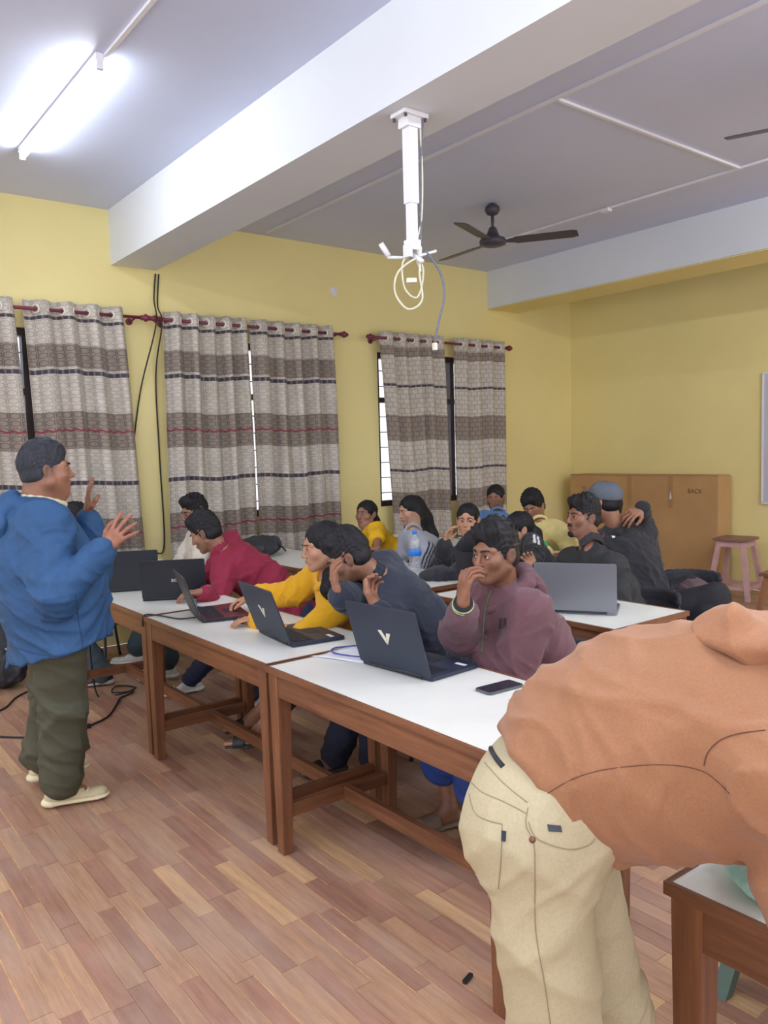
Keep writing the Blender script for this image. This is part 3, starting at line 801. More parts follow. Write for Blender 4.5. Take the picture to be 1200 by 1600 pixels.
laptop((1.60, 4.98), (1.93, 4.84), 'plain charcoal laptop lid farthest left, behind the standing man', M_LAPB, 12, w=0.38, h=0.25)
laptop((3.063, 2.70), (3.268, 2.375), 'silver-grey laptop before the bearded man in black', M_LAPS, 10, w=0.4, h=0.25)
laptop((3.30, 4.98), (3.34, 4.64), 'dark grey laptop lid standing behind the stooping man in navy', M_LAPB, 8, h=0.23)
laptop((3.47, 3.69), (3.555, 3.40), 'small dark laptop beside the black jacket on the second-row table', M_LAPB, 25, h=0.2, w=0.31)
laptop((4.66, 4.62), (4.60, 4.28), 'light grey laptop before the man in pale yellow', M_LAPS, 20, h=0.22, w=0.33)

# phone, papers, bottle, books, mouse
r = empty('phone', (1.985, 1.925, 0.76), math.atan2(-0.0, 1), label='black mobile phone lying on the white table near the bent-over man', cat='phone')
MB().prism(rounded(0.165, 0.08, 0.012), 0.009, Matrix.Translation((0, 0, 0.001))).build('body', plain('phone_frame', rgb(96, 100, 102), 0.35, 0.5), r, bevel=0.002)
MB().prism(rounded(0.158, 0.073, 0.010), 0.0008, Matrix.Translation((0, 0, 0.0101))).build('screen', plain('phone_glass', rgb(44, 44, 56), 0.12), r)
MB().lathe([(0.004, 0), (0.004, 0.001), (0.001, 0.0012)], (-0.068, 0, 0.0109), 10).build('camera_dot', M_BLACKPL, r)
r.rotation_euler.z = math.radians(-3)
def sheet(pts, z, mat, name, label, cat='paper', seed=1, amp=0.006, group=None):
    rr = random.Random(seed); N = 12; A, B, Cc, D = [Vector((p[0], p[1], 0)) for p in pts]; bm = MB(); vs = {}
    for i in range(N + 1):
        for j in range(N + 1):
            u, v = i / N, j / N; p = (A * (1 - u) + B * u) * (1 - v) + (D * (1 - u) + Cc * u) * v
            h = z + amp * (1 + math.sin(u * 7 + seed) * math.cos(v * 6 + seed)) * 0.5
            vs[i, j] = bm.bm.verts.new((p.x, p.y, h + 0.0008))
    for i in range(N):
        for j in range(N): bm.bm.faces.new((vs[i, j], vs[i + 1, j], vs[i + 1, j + 1], vs[i, j + 1]))
    o = bm.build(name, mat, None, True); o.modifiers.new('t', 'SOLIDIFY').thickness = 0.0008
    tag(o, label, cat); return o
M_PAPER = plain('paper', rgb(228, 228, 232), 0.7)
sheet([(1.74, 2.76), (1.84, 2.50), (2.08, 2.54), (2.0, 2.77)], 0.76, M_PAPER, 'paper_sheet', 'white crumpled paper sheet behind the nearest laptop, a cable across it', seed=2)
sheet([(3.44, 4.16), (3.40, 3.90), (3.56, 3.86), (3.60, 4.12)], 0.76, M_PAPER, 'paper_sheet', 'white paper lying beside the water bottle', seed=4)
cable([(1.97, 2.72, 0.775), (1.86, 2.76, 0.775), (1.80, 2.67, 0.78), (1.86, 2.56, 0.775), (1.95, 2.52, 0.775)], 0.0035, plain('blue_cable', rgb(60, 70, 130), 0.5), 'thin blue cable looped over the paper beside the nearest laptop')
cable([(2.02, 4.30, 0.765), (1.90, 4.20, 0.767), (1.86, 4.08, 0.767), (1.95, 3.98, 0.767)], 0.0035, plain('dusty_blue_cable', rgb(80, 90, 130), 0.5), 'thin blue cable on the table behind the red keyboard')
cable([(1.55, 4.12, 0.70), (1.545, 4.07, 0.768), (1.60, 4.0, 0.768), (1.64, 3.85, 0.768), (1.71, 3.80, 0.772)], 0.004, M_BLKCAB, 'black charger cable coming over the table edge to the red-lit laptop')
r = empty('water_bottle', (3.42, 4.08, 0.76), 0, label='clear plastic water bottle with blue cap and blue label on the second-row table', cat='bottle')
t = NT('clear_bottle'); t.t.nodes.remove(t.b)
tr_ = t.n('ShaderNodeBsdfTransparent'); tr_.inputs[0].default_value = (0.86, 0.88, 0.9, 1); gl_ = t.n('ShaderNodeBsdfGlossy'); gl_.inputs['Roughness'].default_value = 0.12
df_ = t.n('ShaderNodeBsdfDiffuse'); df_.inputs[0].default_value = (0.75, 0.77, 0.8, 1)
mx1 = t.n('ShaderNodeMixShader'); mx1.inputs[0].default_value = 0.18; mx2 = t.n('ShaderNodeMixShader'); mx2.inputs[0].default_value = 0.2
t.l(tr_.outputs[0], mx1.inputs[1]); t.l(gl_.outputs[0], mx1.inputs[2]); t.l(mx1.outputs[0], mx2.inputs[1]); t.l(df_.outputs[0], mx2.inputs[2]); t.l(mx2.outputs[0], t.t.nodes['Material Output'].inputs[0])
MB().lathe([(0.01, 0.001), (0.038, 0.002), (0.042, 0.012), (0.042, 0.05), (0.040, 0.056), (0.042, 0.062), (0.042, 0.09), (0.040, 0.096), (0.042, 0.102), (0.042, 0.13), (0.041, 0.175), (0.042, 0.21), (0.036, 0.235), (0.022, 0.262), (0.014, 0.272), (0.014, 0.285)], n=24).build('bottle_body', t.m, r, True)
M_BLUE = plain('blue_plastic', rgb(52, 132, 232), 0.4)
MB().lathe([(0.0435, 0.135), (0.0435, 0.175), (0.0425, 0.176), (0.0425, 0.134)], n=24).build('label_band', M_BLUE, r, True)
MB().lathe([(0.016, 0.28), (0.016, 0.3), (0.012, 0.303)], n=18).build('cap', M_BLUE, r, True)
for k, (cx, cy, hh, cc, lb) in enumerate([(4.66, 4.02, 0.022, rgb(190, 186, 160), 'lower of two books lying on the third-row table'), (4.665, 4.03, 0.02, rgb(206, 204, 186), 'upper of two books lying on the third-row table')]):
    r = empty('book', (cx, cy, 0.76 + 0.023 * k), 0.2 + 0.15 * k, label=lb, cat='book')
    MB().box((0, 0, hh / 2), (0.15, 0.2, hh - 0.006)).build('pages', M_PAPER, r)
    MB().box((0, 0, 0.001), (0.155, 0.206, 0.002)).box((0, 0, hh - 0.001), (0.155, 0.206, 0.002)).box((-0.077, 0, hh / 2), (0.003, 0.206, hh)).build('cover', plain('book_cover_%d' % k, cc, 0.6), r)
ms = SDF().ell(V(0, 0, 0.008), V(0.055, 0.033, 0.026), k=0).plane(V(0, 0, 0.002), V(0, 0, -1), 0.003)
p, q = ms.run(0.004); o = mesh_from('computer_mouse', p, q, M_BLACKPL, col=(1, 1, 1)); mp_ = at(381, 968, Z=0.775); o.location = (mp_[0], mp_[1], 0.76)
tag(o, 'black computer mouse under the hand of the woman in yellow', 'mouse')

# ------------------------------------------------------------------ people
def attr_mat(name, rough=0.9, nscale=90, bump=0.25, bdist=0.002, var=0.12, sheen=0.0, sss=0.0, aniso=None, big=0.0):
    t = NT(name); a = t.n('ShaderNodeVertexColor'); a.layer_name = 'Col'
    co = t.coord()
    if aniso:
        mp = t.n('ShaderNodeMapping'); t.l(co, mp.inputs[0]); mp.inputs['Scale'].default_value = aniso; co = mp.outputs[0]
    f = t.noise(nscale, 3, co)
    c = t.mix(1.0, a.outputs[0], t.ramp(f, [(0.3, (1 - var,) * 3 + (1,)), (0.7, (1 + var * 0.5,) * 3 + (1,))]), 'MULTIPLY')
    if big:
        g = t.noise(7, 3, t.coord()); c = t.mix(1.0, c, t.ramp(g, [(0.3, (1 - big,) * 3 + (1,)), (0.7, (1, 1, 1, 1))]), 'MULTIPLY')
    t.l(c, t.b.inputs['Base Color']); t.set(Roughness=rough); t.bump(f, bump, bdist)
    if sheen: t.b.inputs['Sheen Weight'].default_value = sheen
    return t.m
M_SKIN = attr_mat('skin', 0.5, 40, 0.08, 0.001, 0.06)
M_FLEECE = attr_mat('fleece_cloth', 0.95, 260, 0.25, 0.0015, 0.10, 0.12)
M_COTTON = attr_mat('cotton_cloth', 0.85, 220, 0.2, 0.001, 0.1)
M_NYLON = attr_mat('padded_nylon', 0.7, 25, 0.25, 0.004, 0.10)
M_DENIM = attr_mat('denim_cloth', 0.85, 260, 0.3, 0.001, 0.25)
M_TWILL = attr_mat('twill_cloth', 0.8, 200, 0.25, 0.001, 0.08, 0, 0, None, 0.08)
M_HAIR = attr_mat('dark_hair', 0.6, 60, 0.7, 0.004, 0.35, 0.0, 0, (1, 1, 0.25))
for _m in (M_HAIR,): _m.node_tree.nodes['Principled BSDF'].inputs['Specular IOR Level'].default_value = 0.3
M_SHOE = attr_mat('shoe_leather', 0.6, 60, 0.1, 0.001, 0.06)
M_EYEW = plain('eye_white', rgb(206, 200, 194), 0.25)
M_IRIS = plain('dark_iris', rgb(34, 22, 18), 0.15)
M_BROW = plain('eyebrow_hair', rgb(26, 20, 20), 0.7)

UP = V(0, 0, 1)
def frame(f, up=UP):
    f = nrm(f); r = nrm(np.cross(f, up)); u = np.cross(r, f); return np.stack([r, f, u])     # rows: right, forward, up
def ik(A, B, l1, l2, pole):
    A, B = np.asarray(A, float), np.asarray(B, float); d = B - A; L = np.linalg.norm(d); mx = (l1 + l2) * 0.999
    if L > mx: B = A + d / L * mx; d = B - A; L = mx
    u = d / L; x = (l1 * l1 - l2 * l2 + L * L) / (2 * L); h = math.sqrt(max(l1 * l1 - x * x, 0))
    p = np.asarray(pole, float); p = nrm(p - u * p.dot(u)); return A + u * x + p * h, B
def folds(seed, amp=0.004, fr=1.0, spots=(), dirs=None):
    """relief of soft cloth: wandering creases, denser where a joint bends"""
    rg = np.random.RandomState(seed); K = []
    for i in range(6):
        d = rg.normal(size=3)
        if dirs is not None: d = d * 0.35 + np.asarray(dirs, float)
        K.append((nrm(d) * rg.uniform(14, 46) * fr, rg.uniform(0, 6), rg.uniform(0.5, 1.0)))
    ph = rg.uniform(0, 6, 9); w1 = rg.uniform(5, 11, 3)
    sp_ = [(c, nrm(nrm(d) + rg.normal(size=3) * 0.35), lam, am, R, rg.uniform(0, 6)) for c, d, lam, am, R in spots]
    def f(P):
        q = P + 0.040 * np.sin(P[:, [1, 2, 0]] * w1 + ph[:3]) + 0.014 * np.sin(P[:, [2, 0, 1]] * 24 + ph[3:6])
        o = np.zeros(len(P)); m = 0.5 + 0.5 * np.sin(P[:, 0] * 9 + P[:, 2] * 7 + ph[6]) * np.sin(P[:, 1] * 8 + ph[7])
        for k, p, a in K: o += a * np.maximum(0, 1 - 1.7 * np.abs(np.sin(q @ k * 0.5 + p))) ** 1.5
        o = (o * (0.45 + 0.9 * m) - 0.55) * amp
        q2 = P + 0.030 * np.sin(P[:, [1, 2, 0]] * 19 + ph[:3]) + 0.012 * np.sin(P[:, [2, 0, 1]] * 41 + ph[3:6])
        for c, d, lam, am, R, p0 in sp_:
            r = P - c; r2 = np.sum(r * r, 1); s = (q2 - c) @ d / lam * PI + p0
            o += am * np.exp(-r2 / (R * R)) * (2.2 * np.maximum(0, 1 - 1.5 * np.abs(np.sin(s))) ** 1.4 - 0.5)
        return np.maximum(o, -0.0055)
    return f

def build_head(Hc, ff, up, skin, N, opt, vox=0.0028, spine=UP):
    """returns skin arrays (world), frame and a converter from head space to the world"""
    F = frame(ff, up); S = opt.get('hs', 1.0)
    toW = lambda p: Hc + (np.asarray(p, float) * S) @ F
    toL = lambda p: ((np.asarray(p, float) - Hc) @ F.T) / S
    fem = opt.get('fem', False); fat = opt.get('fat', 0.0)
    s = SDF()
    s.ell(V(0, -0.016, 0.030), V(0.0745, 0.094, 0.084), k=0)
    s.ell(V(0, 0.022, -0.040), V(0.060 + fat * 0.012, 0.064, 0.072), k=0.03)
    jw = 0.050 if fem else 0.056
    for m in (-1, 1):
        s.bone(V(m * (jw + fat * 0.012), 0.0, -0.050), V(m * 0.018, 0.058, -0.098 if not fem else -0.094), 0.020 + fat * 0.008, 0.017, k=0.025)
        s.ell(V(m * 0.041, 0.054, -0.026), V(0.026 + fat * 0.006, 0.022, 0.022), k=0.025)
        s.bone(V(m * 0.012, 0.080, 0.022), V(m * 0.046, 0.064, 0.020), 0.0105, 0.009, k=0.018)
    s.ell(V(0, 0.066, -0.100), V(0.021, 0.018, 0.017), k=0.02)
    if fat: s.ell(V(0, 0.030, -0.105), V(0.045, 0.045, 0.025 * (1 + fat)), k=0.03)
    for m in (-1, 1): s.ell(V(m * 0.031, 0.099, -0.001), V(0.021, 0.022, 0.014), k=0.014, op='-')
    s.bone(V(0, 0.083, 0.012), V(0, 0.099 if fem else 0.101, -0.029), 0.0075, 0.0095 if fem else 0.0108, k=0.010)
    s.ell(V(0, 0.102, -0.033), V(0.0105, 0.011, 0.009), k=0.008)
    for m in (-1, 1): s.ell(V(m * 0.0115, 0.092, -0.036), V(0.0078, 0.009, 0.0072), k=0.006)
    for m in (-1, 1):                                        # lids round the eye, then the opening
        s.ell(V(m * 0.031, 0.0715, -0.002), V(0.0165, 0.0155, 0.0135), k=0.006)
        op = opt.get('eye', 1.0)
        if op > 0.1: s.ell(V(m * 0.0315, 0.088, -0.003), V(0.0135, 0.012, 0.0058 * op), k=0.002, op='-')
    s.ell(V(0, 0.078, -0.064), V(0.026, 0.014, 0.015), k=0.014)
    s.bone(V(-0.019, 0.085, -0.0615), V(0, 0.0945, -0.0595), 0.0030, 0.0038, k=0.005)
    s.bone(V(0.019, 0.085, -0.0615), V(0, 0.0945, -0.0595), 0.0030, 0.0038, k=0.005)
    s.bone(V(-0.015, 0.085, -0.070), V(0.015, 0.083, -0.070), 0.0048, 0.0048, k=0.006); s.ell(V(0, 0.087, -0.070), V(0.011, 0.006, 0.0052), k=0.005)
    s.bone(V(-0.02, 0.092, -0.0655), V(0.02, 0.092, -0.0655), 0.0015, k=0.003, op='-')
    for m in (-1, 1):                                        # ears
        ax = [V(1, m * 0.35, 0), V(-m * 0.35, 1, 0.25), V(0, -0.25, 1)]
        s.ell(V(m * 0.079, -0.008, -0.006), V(0.0075, 0.019, 0.031), axes=ax, k=0.006)
        s.ell(V(m * 0.087, -0.004, -0.002), V(0.006, 0.010, 0.018), axes=ax, k=0.004, op='-')
    nb = toL(N); nr = (0.050 if fem else 0.058) + fat * 0.012
    s.bone(V(0, -0.026, -0.050), nb, nr, nr * 1.05, k=0.028)
    s.bone(nb, toL(N - spine * 0.07), nr * 1.05, nr * 1.2, k=0.03)
    p, q = s.run(vox)
    base = linc(*skin); col = np.tile(base, (len(p), 1))
    def blend(mask, c): 
        m_ = np.clip(mask, 0, 1)[:, None]; col[:] = col * (1 - m_) + np.asarray(c) * m_
    x, y, z = p[:, 0], p[:, 1], p[:, 2]
    g = lambda cx, cy, cz, sx, sy, sz: np.exp(-(((np.abs(x) - cx) / sx) ** 2 + ((y - cy) / sy) ** 2 + ((z - cz) / sz) ** 2))
    blend(g(0.04, 0.065, -0.03, 0.022, 0.03, 0.02) * 0.25, base * np.array([1.15, 0.85, 0.8]))
    blend((((x / 0.023) ** 2 + ((z + 0.0655) / 0.0098) ** 2) < 1) * (y > 0.08) * 0.75, base * np.array([0.82, 0.52, 0.52]))
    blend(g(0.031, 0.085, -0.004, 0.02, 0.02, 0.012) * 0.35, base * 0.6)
    bd = opt.get('stubble', 0.0)
    if bd:
        sg = lambda v: 1 / (1 + np.exp(-v))
        jaw = sg((-0.050 + 0.035 * np.clip((np.abs(x) - 0.03) / 0.03, 0, 1) - z) / 0.005) * sg((y + 0.02) / 0.008) * sg((z + 0.122) / 0.006)
        blend(jaw * bd * (1 - np.exp(-((np.abs(x) / 0.022) ** 2 + ((z + 0.066) / 0.010) ** 2))), base * 0.25)
        blend(sg((0.028 - np.abs(x)) / 0.003) * sg((-0.045 - z) / 0.002) * sg((z + 0.058) / 0.002) * (y > 0.07) * bd, base * 0.2)
    fd = opt.get('fade', 0.0)
    if fd: blend(fd / (1 + np.exp(-(z + 0.03 - np.clip(y, -0.1, 0.05) * 0.4) / 0.007)) / (1 + np.exp(-(0.03 + z * 0.2 - y) / 0.004)), base * 0.12)
    return (toW(p), q, col), F, toW, toL

def build_hair(style, toW, F, opt, mat, root, base, S=1.0):
    s = SDF(); amp = 0.004; vox = 0.0034; fr = 2.2
    st = style
    if st in ('short', 'fade', 'curly', 'sweep'):
        top = {'short': 0.016, 'fade': 0.018, 'curly': 0.032, 'sweep': 0.027}[st]
        side = {'short': 0.006, 'fade': 0.0028, 'curly': 0.012, 'sweep': 0.004}[st]
        s.ell(V(0, -0.018, 0.030), V(0.0745 + side, 0.094 + side + 0.003, 0.084 + side), k=0)
        s.ell(V(0, -0.008, 0.052 + top * 0.4), V(0.071 + side, 0.090 + top * 0.3, 0.066 + top * 0.75), k=0.012)
        s.ell(V(0, -0.024, -0.020), V(0.0775 + side, 0.080 + side, 0.062), k=0.012)
        if st == 'sweep': s.bone(V(-0.040, 0.050, 0.098), V(0.035, 0.060, 0.094), 0.024, 0.024, k=0.035)
        if st == 'curly': s.bone(V(-0.03, 0.06, 0.09), V(0.04, 0.066, 0.085), 0.030, 0.028, k=0.03)
        low = {'short': -0.052, 'fade': -0.048, 'curly': -0.05, 'sweep': -0.05}[st]
        s.ell(V(0, 0.112, -0.020), V(0.076, 0.060, 0.088), k=0.006, op='-')          # the face
        s.ell(V(0, 0.070, -0.075), V(0.12, 0.085, 0.075), k=0.006, op='-')           # cheeks and jaw
        s.plane(V(0, -0.05, low - 0.02), nrm(V(0, 0.75, -1)), 0.006)
        s.plane(V(0, 0.0, low - 0.055), V(0, 0, -1), 0.006)
        for m in (-1, 1): s.ell(V(m * 0.085, -0.003, -0.018), V(0.018, 0.024, 0.032), k=0.004, op='-')
        amp = {'short': 0.002, 'fade': 0.0026, 'curly': 0.0055, 'sweep': 0.0030}[st]
    else:                                                                            # long hair drawn back or hanging
        s.ell(V(0, -0.018, 0.034), V(0.084, 0.102, 0.088), k=0)
        s.ell(V(0, 0.114, -0.020), V(0.066, 0.062, 0.104), k=0.008, op='-'); s.bone(V(0, 0.06, 0.135), V(0, 0.0, 0.142), 0.016, 0.013, k=0.01, op='-')
        if st in ('bun', 'tied'):
            s.plane(V(0, -0.02, -0.052), nrm(V(0, 0.75, -1)), 0.01)
            s.ell(V(0, 0.07, -0.095), V(0.12, 0.085, 0.085), k=0.006, op='-')
            for m in (-1, 1): s.ell(V(m * 0.088, -0.003, -0.012), V(0.017, 0.024, 0.032), k=0.004, op='-')
        if st == 'bun': s.ell(V(0, -0.105, 0.045), V(0.035, 0.03, 0.033), k=0.015)
        for a in opt.get('locks', []):                                               # head-space locks: points, radii
            s.chain([V(*q) for q in a[0]], a[1], k=0.03)
        amp = 0.0022
    rg = np.random.RandomState(opt.get('seed', 1)); ph = rg.uniform(0, 6, 4); tuft = {'sweep': 0.008, 'short': 0.005, 'fade': 0.004}.get(st, 0.0)
    def disp(P):
        q = P + 0.006 * np.sin(P[:, [1, 2, 0]] * 45 + ph[:3])
        a = np.arctan2(q[:, 0], np.maximum(q[:, 2] + 0.05, 0.02))
        o = np.sin(a * 55 + q[:, 1] * 30 + ph[0]) * 0.45 + np.sin(q[:, 0] * 620 + q[:, 2] * 190 + ph[1]) * 0.25 + np.sin(q[:, 1] * 240 - q[:, 2] * 120 + q[:, 0] * 90 + ph[2]) * 0.3 + np.sin(q[:, 0] * 75 + q[:, 1] * 60 + ph[3]) * 0.6
        if st == 'curly': o = np.sin(q[:, 0] * 190 + ph[0]) * np.sin(q[:, 1] * 180 + ph[1]) * np.sin(q[:, 2] * 170 + ph[2]) * 1.5 + 0.4 * np.sin(q[:, 0] * 500 + q[:, 1] * 300) * np.sin(q[:, 2] * 480)
        edge = np.clip((0.075 - P[:, 1]) / 0.05, 0.25, 1.0) * np.clip((P[:, 2] + 0.03) / 0.06, 0.3, 1)
        if st not in ('short', 'fade', 'curly', 'sweep'): edge = np.clip((0.085 - P[:, 1]) / 0.05, 0.2, 1.0)
        t_ = np.maximum(0, np.sin(q[:, 0] * 150 + q[:, 1] * 70 + 3 * np.sin(q[:, 1] * 55 + ph[0]) + ph[1])) ** 2 * np.clip((P[:, 2] - 0.05) / 0.05, 0, 1)
        return o * amp * edge + tuft * (t_ - 0.3)
    p, q = s.run(vox, disp, amp + tuft)
    hc = linc(*opt.get('haircol', (27, 25, 28)))
    o = mesh_from('hair', toW(p), q, mat, root, base, np.tile(hc, (len(p), 1)))
    return o

def hand_sdf(W, d, n, right, curl=0.5, spread=0.25, thumb=0.4, sc=1.0, fingers=None):
    d = nrm(d); n = np.asarray(n, float); n = nrm(n - d * n.dot(d)); t = np.cross(d, n) * (1 if right else -1)
    s = SDF(); S = sc
    s.bone(W + d * 0.022 * S, W + d * 0.072 * S, (0.030 * S, 0.0135 * S), (0.040 * S, 0.0125 * S), side=t, k=0)
    s.bone(W + d * 0.02 * S + t * 0.016 * S + n * 0.006 * S, W + d * 0.05 * S + t * 0.026 * S + n * 0.006 * S, 0.016 * S, 0.014 * S, k=0.012)
    s.bone(W - d * 0.004 * S, W + d * 0.03 * S, (0.0245 * S, 0.019 * S), (0.029 * S, 0.016 * S), side=t, k=0.015)
    L = [(0.040, 0.025, 0.021), (0.045, 0.028, 0.022), (0.041, 0.026, 0.021), (0.032, 0.020, 0.019)]
    for i in range(4):
        c = curl if fingers is None else fingers[i]
        off = (0.0285 - 0.0195 * i)
        base = W + d * (0.078 - 0.004 * abs(i - 1)) * S + t * off * S
        a = (1.5 - i) * spread * 0.35
        dd = nrm(d * math.cos(a) + t * math.sin(a)); p = base; ang = 0.0; pts = [base - d * 0.012 * S, base]
        for k in range(3):
            ang += c * (0.9, 1.25, 0.8)[k]
            p = p + (dd * math.cos(ang) + n * math.sin(ang)) * L[i][k] * S; pts.append(p)
        r = 0.0088 * S * (1, 1, 0.95, 0.85)[i]
        s.chain(pts, [r * 1.05, r * 1.05, r, r * 0.92, r * 0.78], k=0.004)
    b0 = W + d * 0.022 * S + t * 0.024 * S + n * 0.004 * S
    b1 = b0 + nrm(t * 0.75 + d * 0.65 + n * (0.15 + thumb * 0.8)) * 0.040 * S
    b2 = b1 + nrm(t * 0.35 + d * 0.9 + n * (0.1 + thumb)) * 0.030 * S
    b3 = b2 + nrm(t * (0.15 - thumb * 0.4) + d * 0.95 + n * (0.1 + thumb)) * 0.024 * S
    s.chain([b0, b1, b2, b3], [0.0145 * S, 0.0115 * S, 0.0098 * S, 0.0085 * S], k=0.008)
    return s

def shoe(ank, head, mat_up, col, root, base, kind='sneaker', sole=(230, 226, 214), name='shoe', laces=None, sc=1.0, skin=None, tilt=0.0):
    """ank = ankle joint about 0.085 above the ground; head = ground direction of the toes"""
    h = nrm(V(head[0], head[1], tilt)); r = nrm(np.cross(h, UP)); u = np.cross(r, h); A = np.asarray(ank, float)
    P = lambda a, b, c: A + h * a * sc + r * b * sc + u * c * sc
    if kind == 'sneaker':
        s = SDF()
        s.bone(P(-0.045, 0, -0.045), P(0.13, 0, -0.058), (0.034, 0.034), (0.042, 0.022), side=r, k=0)
        s.bone(P(-0.03, 0, -0.02), P(0.06, 0, -0.035), (0.035, 0.04), (0.036, 0.03), side=r, k=0.02)
        s.bone(P(-0.012, 0, -0.02), P(-0.02, 0, 0.012), (0.037, 0.045), (0.036, 0.044), side=r, k=0.015)
        s.ell(P(0.165, 0, -0.056), V(0.035, 0.04, 0.022), axes=[h, r, u], k=0.02)
        s.plane(P(0, 0, -0.075), -u, 0.004)
        s.plane(P(-0.02, 0, 0.022), nrm(u + h * 0.1), 0.003)
        p, q = s.run(0.005); o = mesh_from(name, p, q, mat_up, root, base, np.tile(linc(*col), (len(p), 1)))
        s = SDF()
        s.bone(P(-0.045, 0, -0.068), P(0.15, 0, -0.072), (0.041, 0.016), (0.048, 0.014), side=r, k=0)
        s.ell(P(0.165, 0, -0.070), V(0.043, 0.045, 0.015), axes=[h, r, u], k=0.01); s.ell(P(-0.055, 0, -0.066), V(0.038, 0.038, 0.022), axes=[h, r, u], k=0.015)
        s.plane(P(0, 0, -0.084), -u, 0.003)
        p, q = s.run(0.005); so_ = mesh_from('sole', p, q, mat_up, o, None, np.tile(linc(*sole), (len(p), 1))); so_.data.transform(Matrix.Translation(-Vector(base)))
        if laces is not None:
            m_ = MB(); lcl = lambda v: tuple(v - base)
            for k in range(5):
                a = 0.03 + k * 0.02; z = 0.012 - k * 0.010
                m_.tube([lcl(P(a, -0.026, z - 0.012)), lcl(P(a + 0.004, 0, z)), lcl(P(a, 0.026, z - 0.012))], 0.0035, 6)
            m_.tube([lcl(P(0.02, 0.0, 0.012)), lcl(P(0.045, 0.04, 0.004)), lcl(P(0.02, 0.045, -0.015))], 0.003, 6)
            lo = m_.build('laces', laces, o, True)
            lo['kind'] = 'stuff'
        return o
    # sandal: sole + strap; the foot belongs to the body mesh
    s = SDF()
    s.bone(P(-0.055, 0, -0.066), P(0.06, 0, -0.070), (0.036, 0.016), (0.036, 0.013), side=r, k=0)
    s.bone(P(0.06, 0, -0.070), P(0.165, 0.003, -0.068), (0.038, 0.013), (0.044, 0.012), side=r, k=0.02)
    s.plane(P(0, 0, -0.084), -u, 0.003)
    if kind == 'slide':
        s.bone(P(-0.06, 0, -0.055), P(-0.055, 0, -0.05), (0.038, 0.018), (0.036, 0.018), side=r, k=0.02)
    p, q = s.run(0.005); o = mesh_from(name, p, q, mat_up, root, base, np.tile(linc(*sole), (len(p), 1)))
    s = SDF(); a0, a1 = (0.055, 0.135) if kind == 'slide' else (0.07, 0.135)
    s.bone(P(a0, 0, -0.048), P(a1, 0, -0.056), (0.046, 0.040), (0.047, 0.030), side=r, k=0)
    s.plane(P(a0, 0, 0), -h, 0.003); s.plane(P(a1, 0, 0), h, 0.003)
    s.bone(P(a0 - 0.05, 0, -0.055), P(a1 + 0.05, 0, -0.063), (0.039, 0.030), (0.041, 0.020), side=r, k=0.002, op='-')
    s.plane(P(0, 0, -0.07), -u, 0.003)
    p, q = s.run(0.005)
    so_ = mesh_from('strap', p, q, mat_up, o, None, np.tile(linc(*col), (len(p), 1))); so_.data.transform(Matrix.Translation(-Vector(base)))
    return o
def foot_sdf(s, ank, head, sc=1.0):
    h = nrm(V(head[0], head[1], 0)); r = nrm(np.cross(h, UP)); A = np.asarray(ank, float)
    P = lambda a, b, c: A + h * a * sc + r * b * sc + UP * c * sc
    s.bone(P(-0.035, 0, -0.038), P(0.10, 0, -0.048), (0.029, 0.028), (0.038, 0.014), side=r, k=0.02)
    s.bone(P(0, 0, 0), P(0.06, 0, -0.035), 0.032, 0.025, k=0.025)
    for i, (b, L, rr) in enumerate(((-0.026, 0.172, 0.0115), (-0.010, 0.168, 0.009), (0.004, 0.161, 0.0085), (0.017, 0.152, 0.008), (0.029, 0.142, 0.008))):
        s.bone(P(0.105, b, -0.049), P(L, b, -0.051), rr, rr * 0.9, k=0.004)

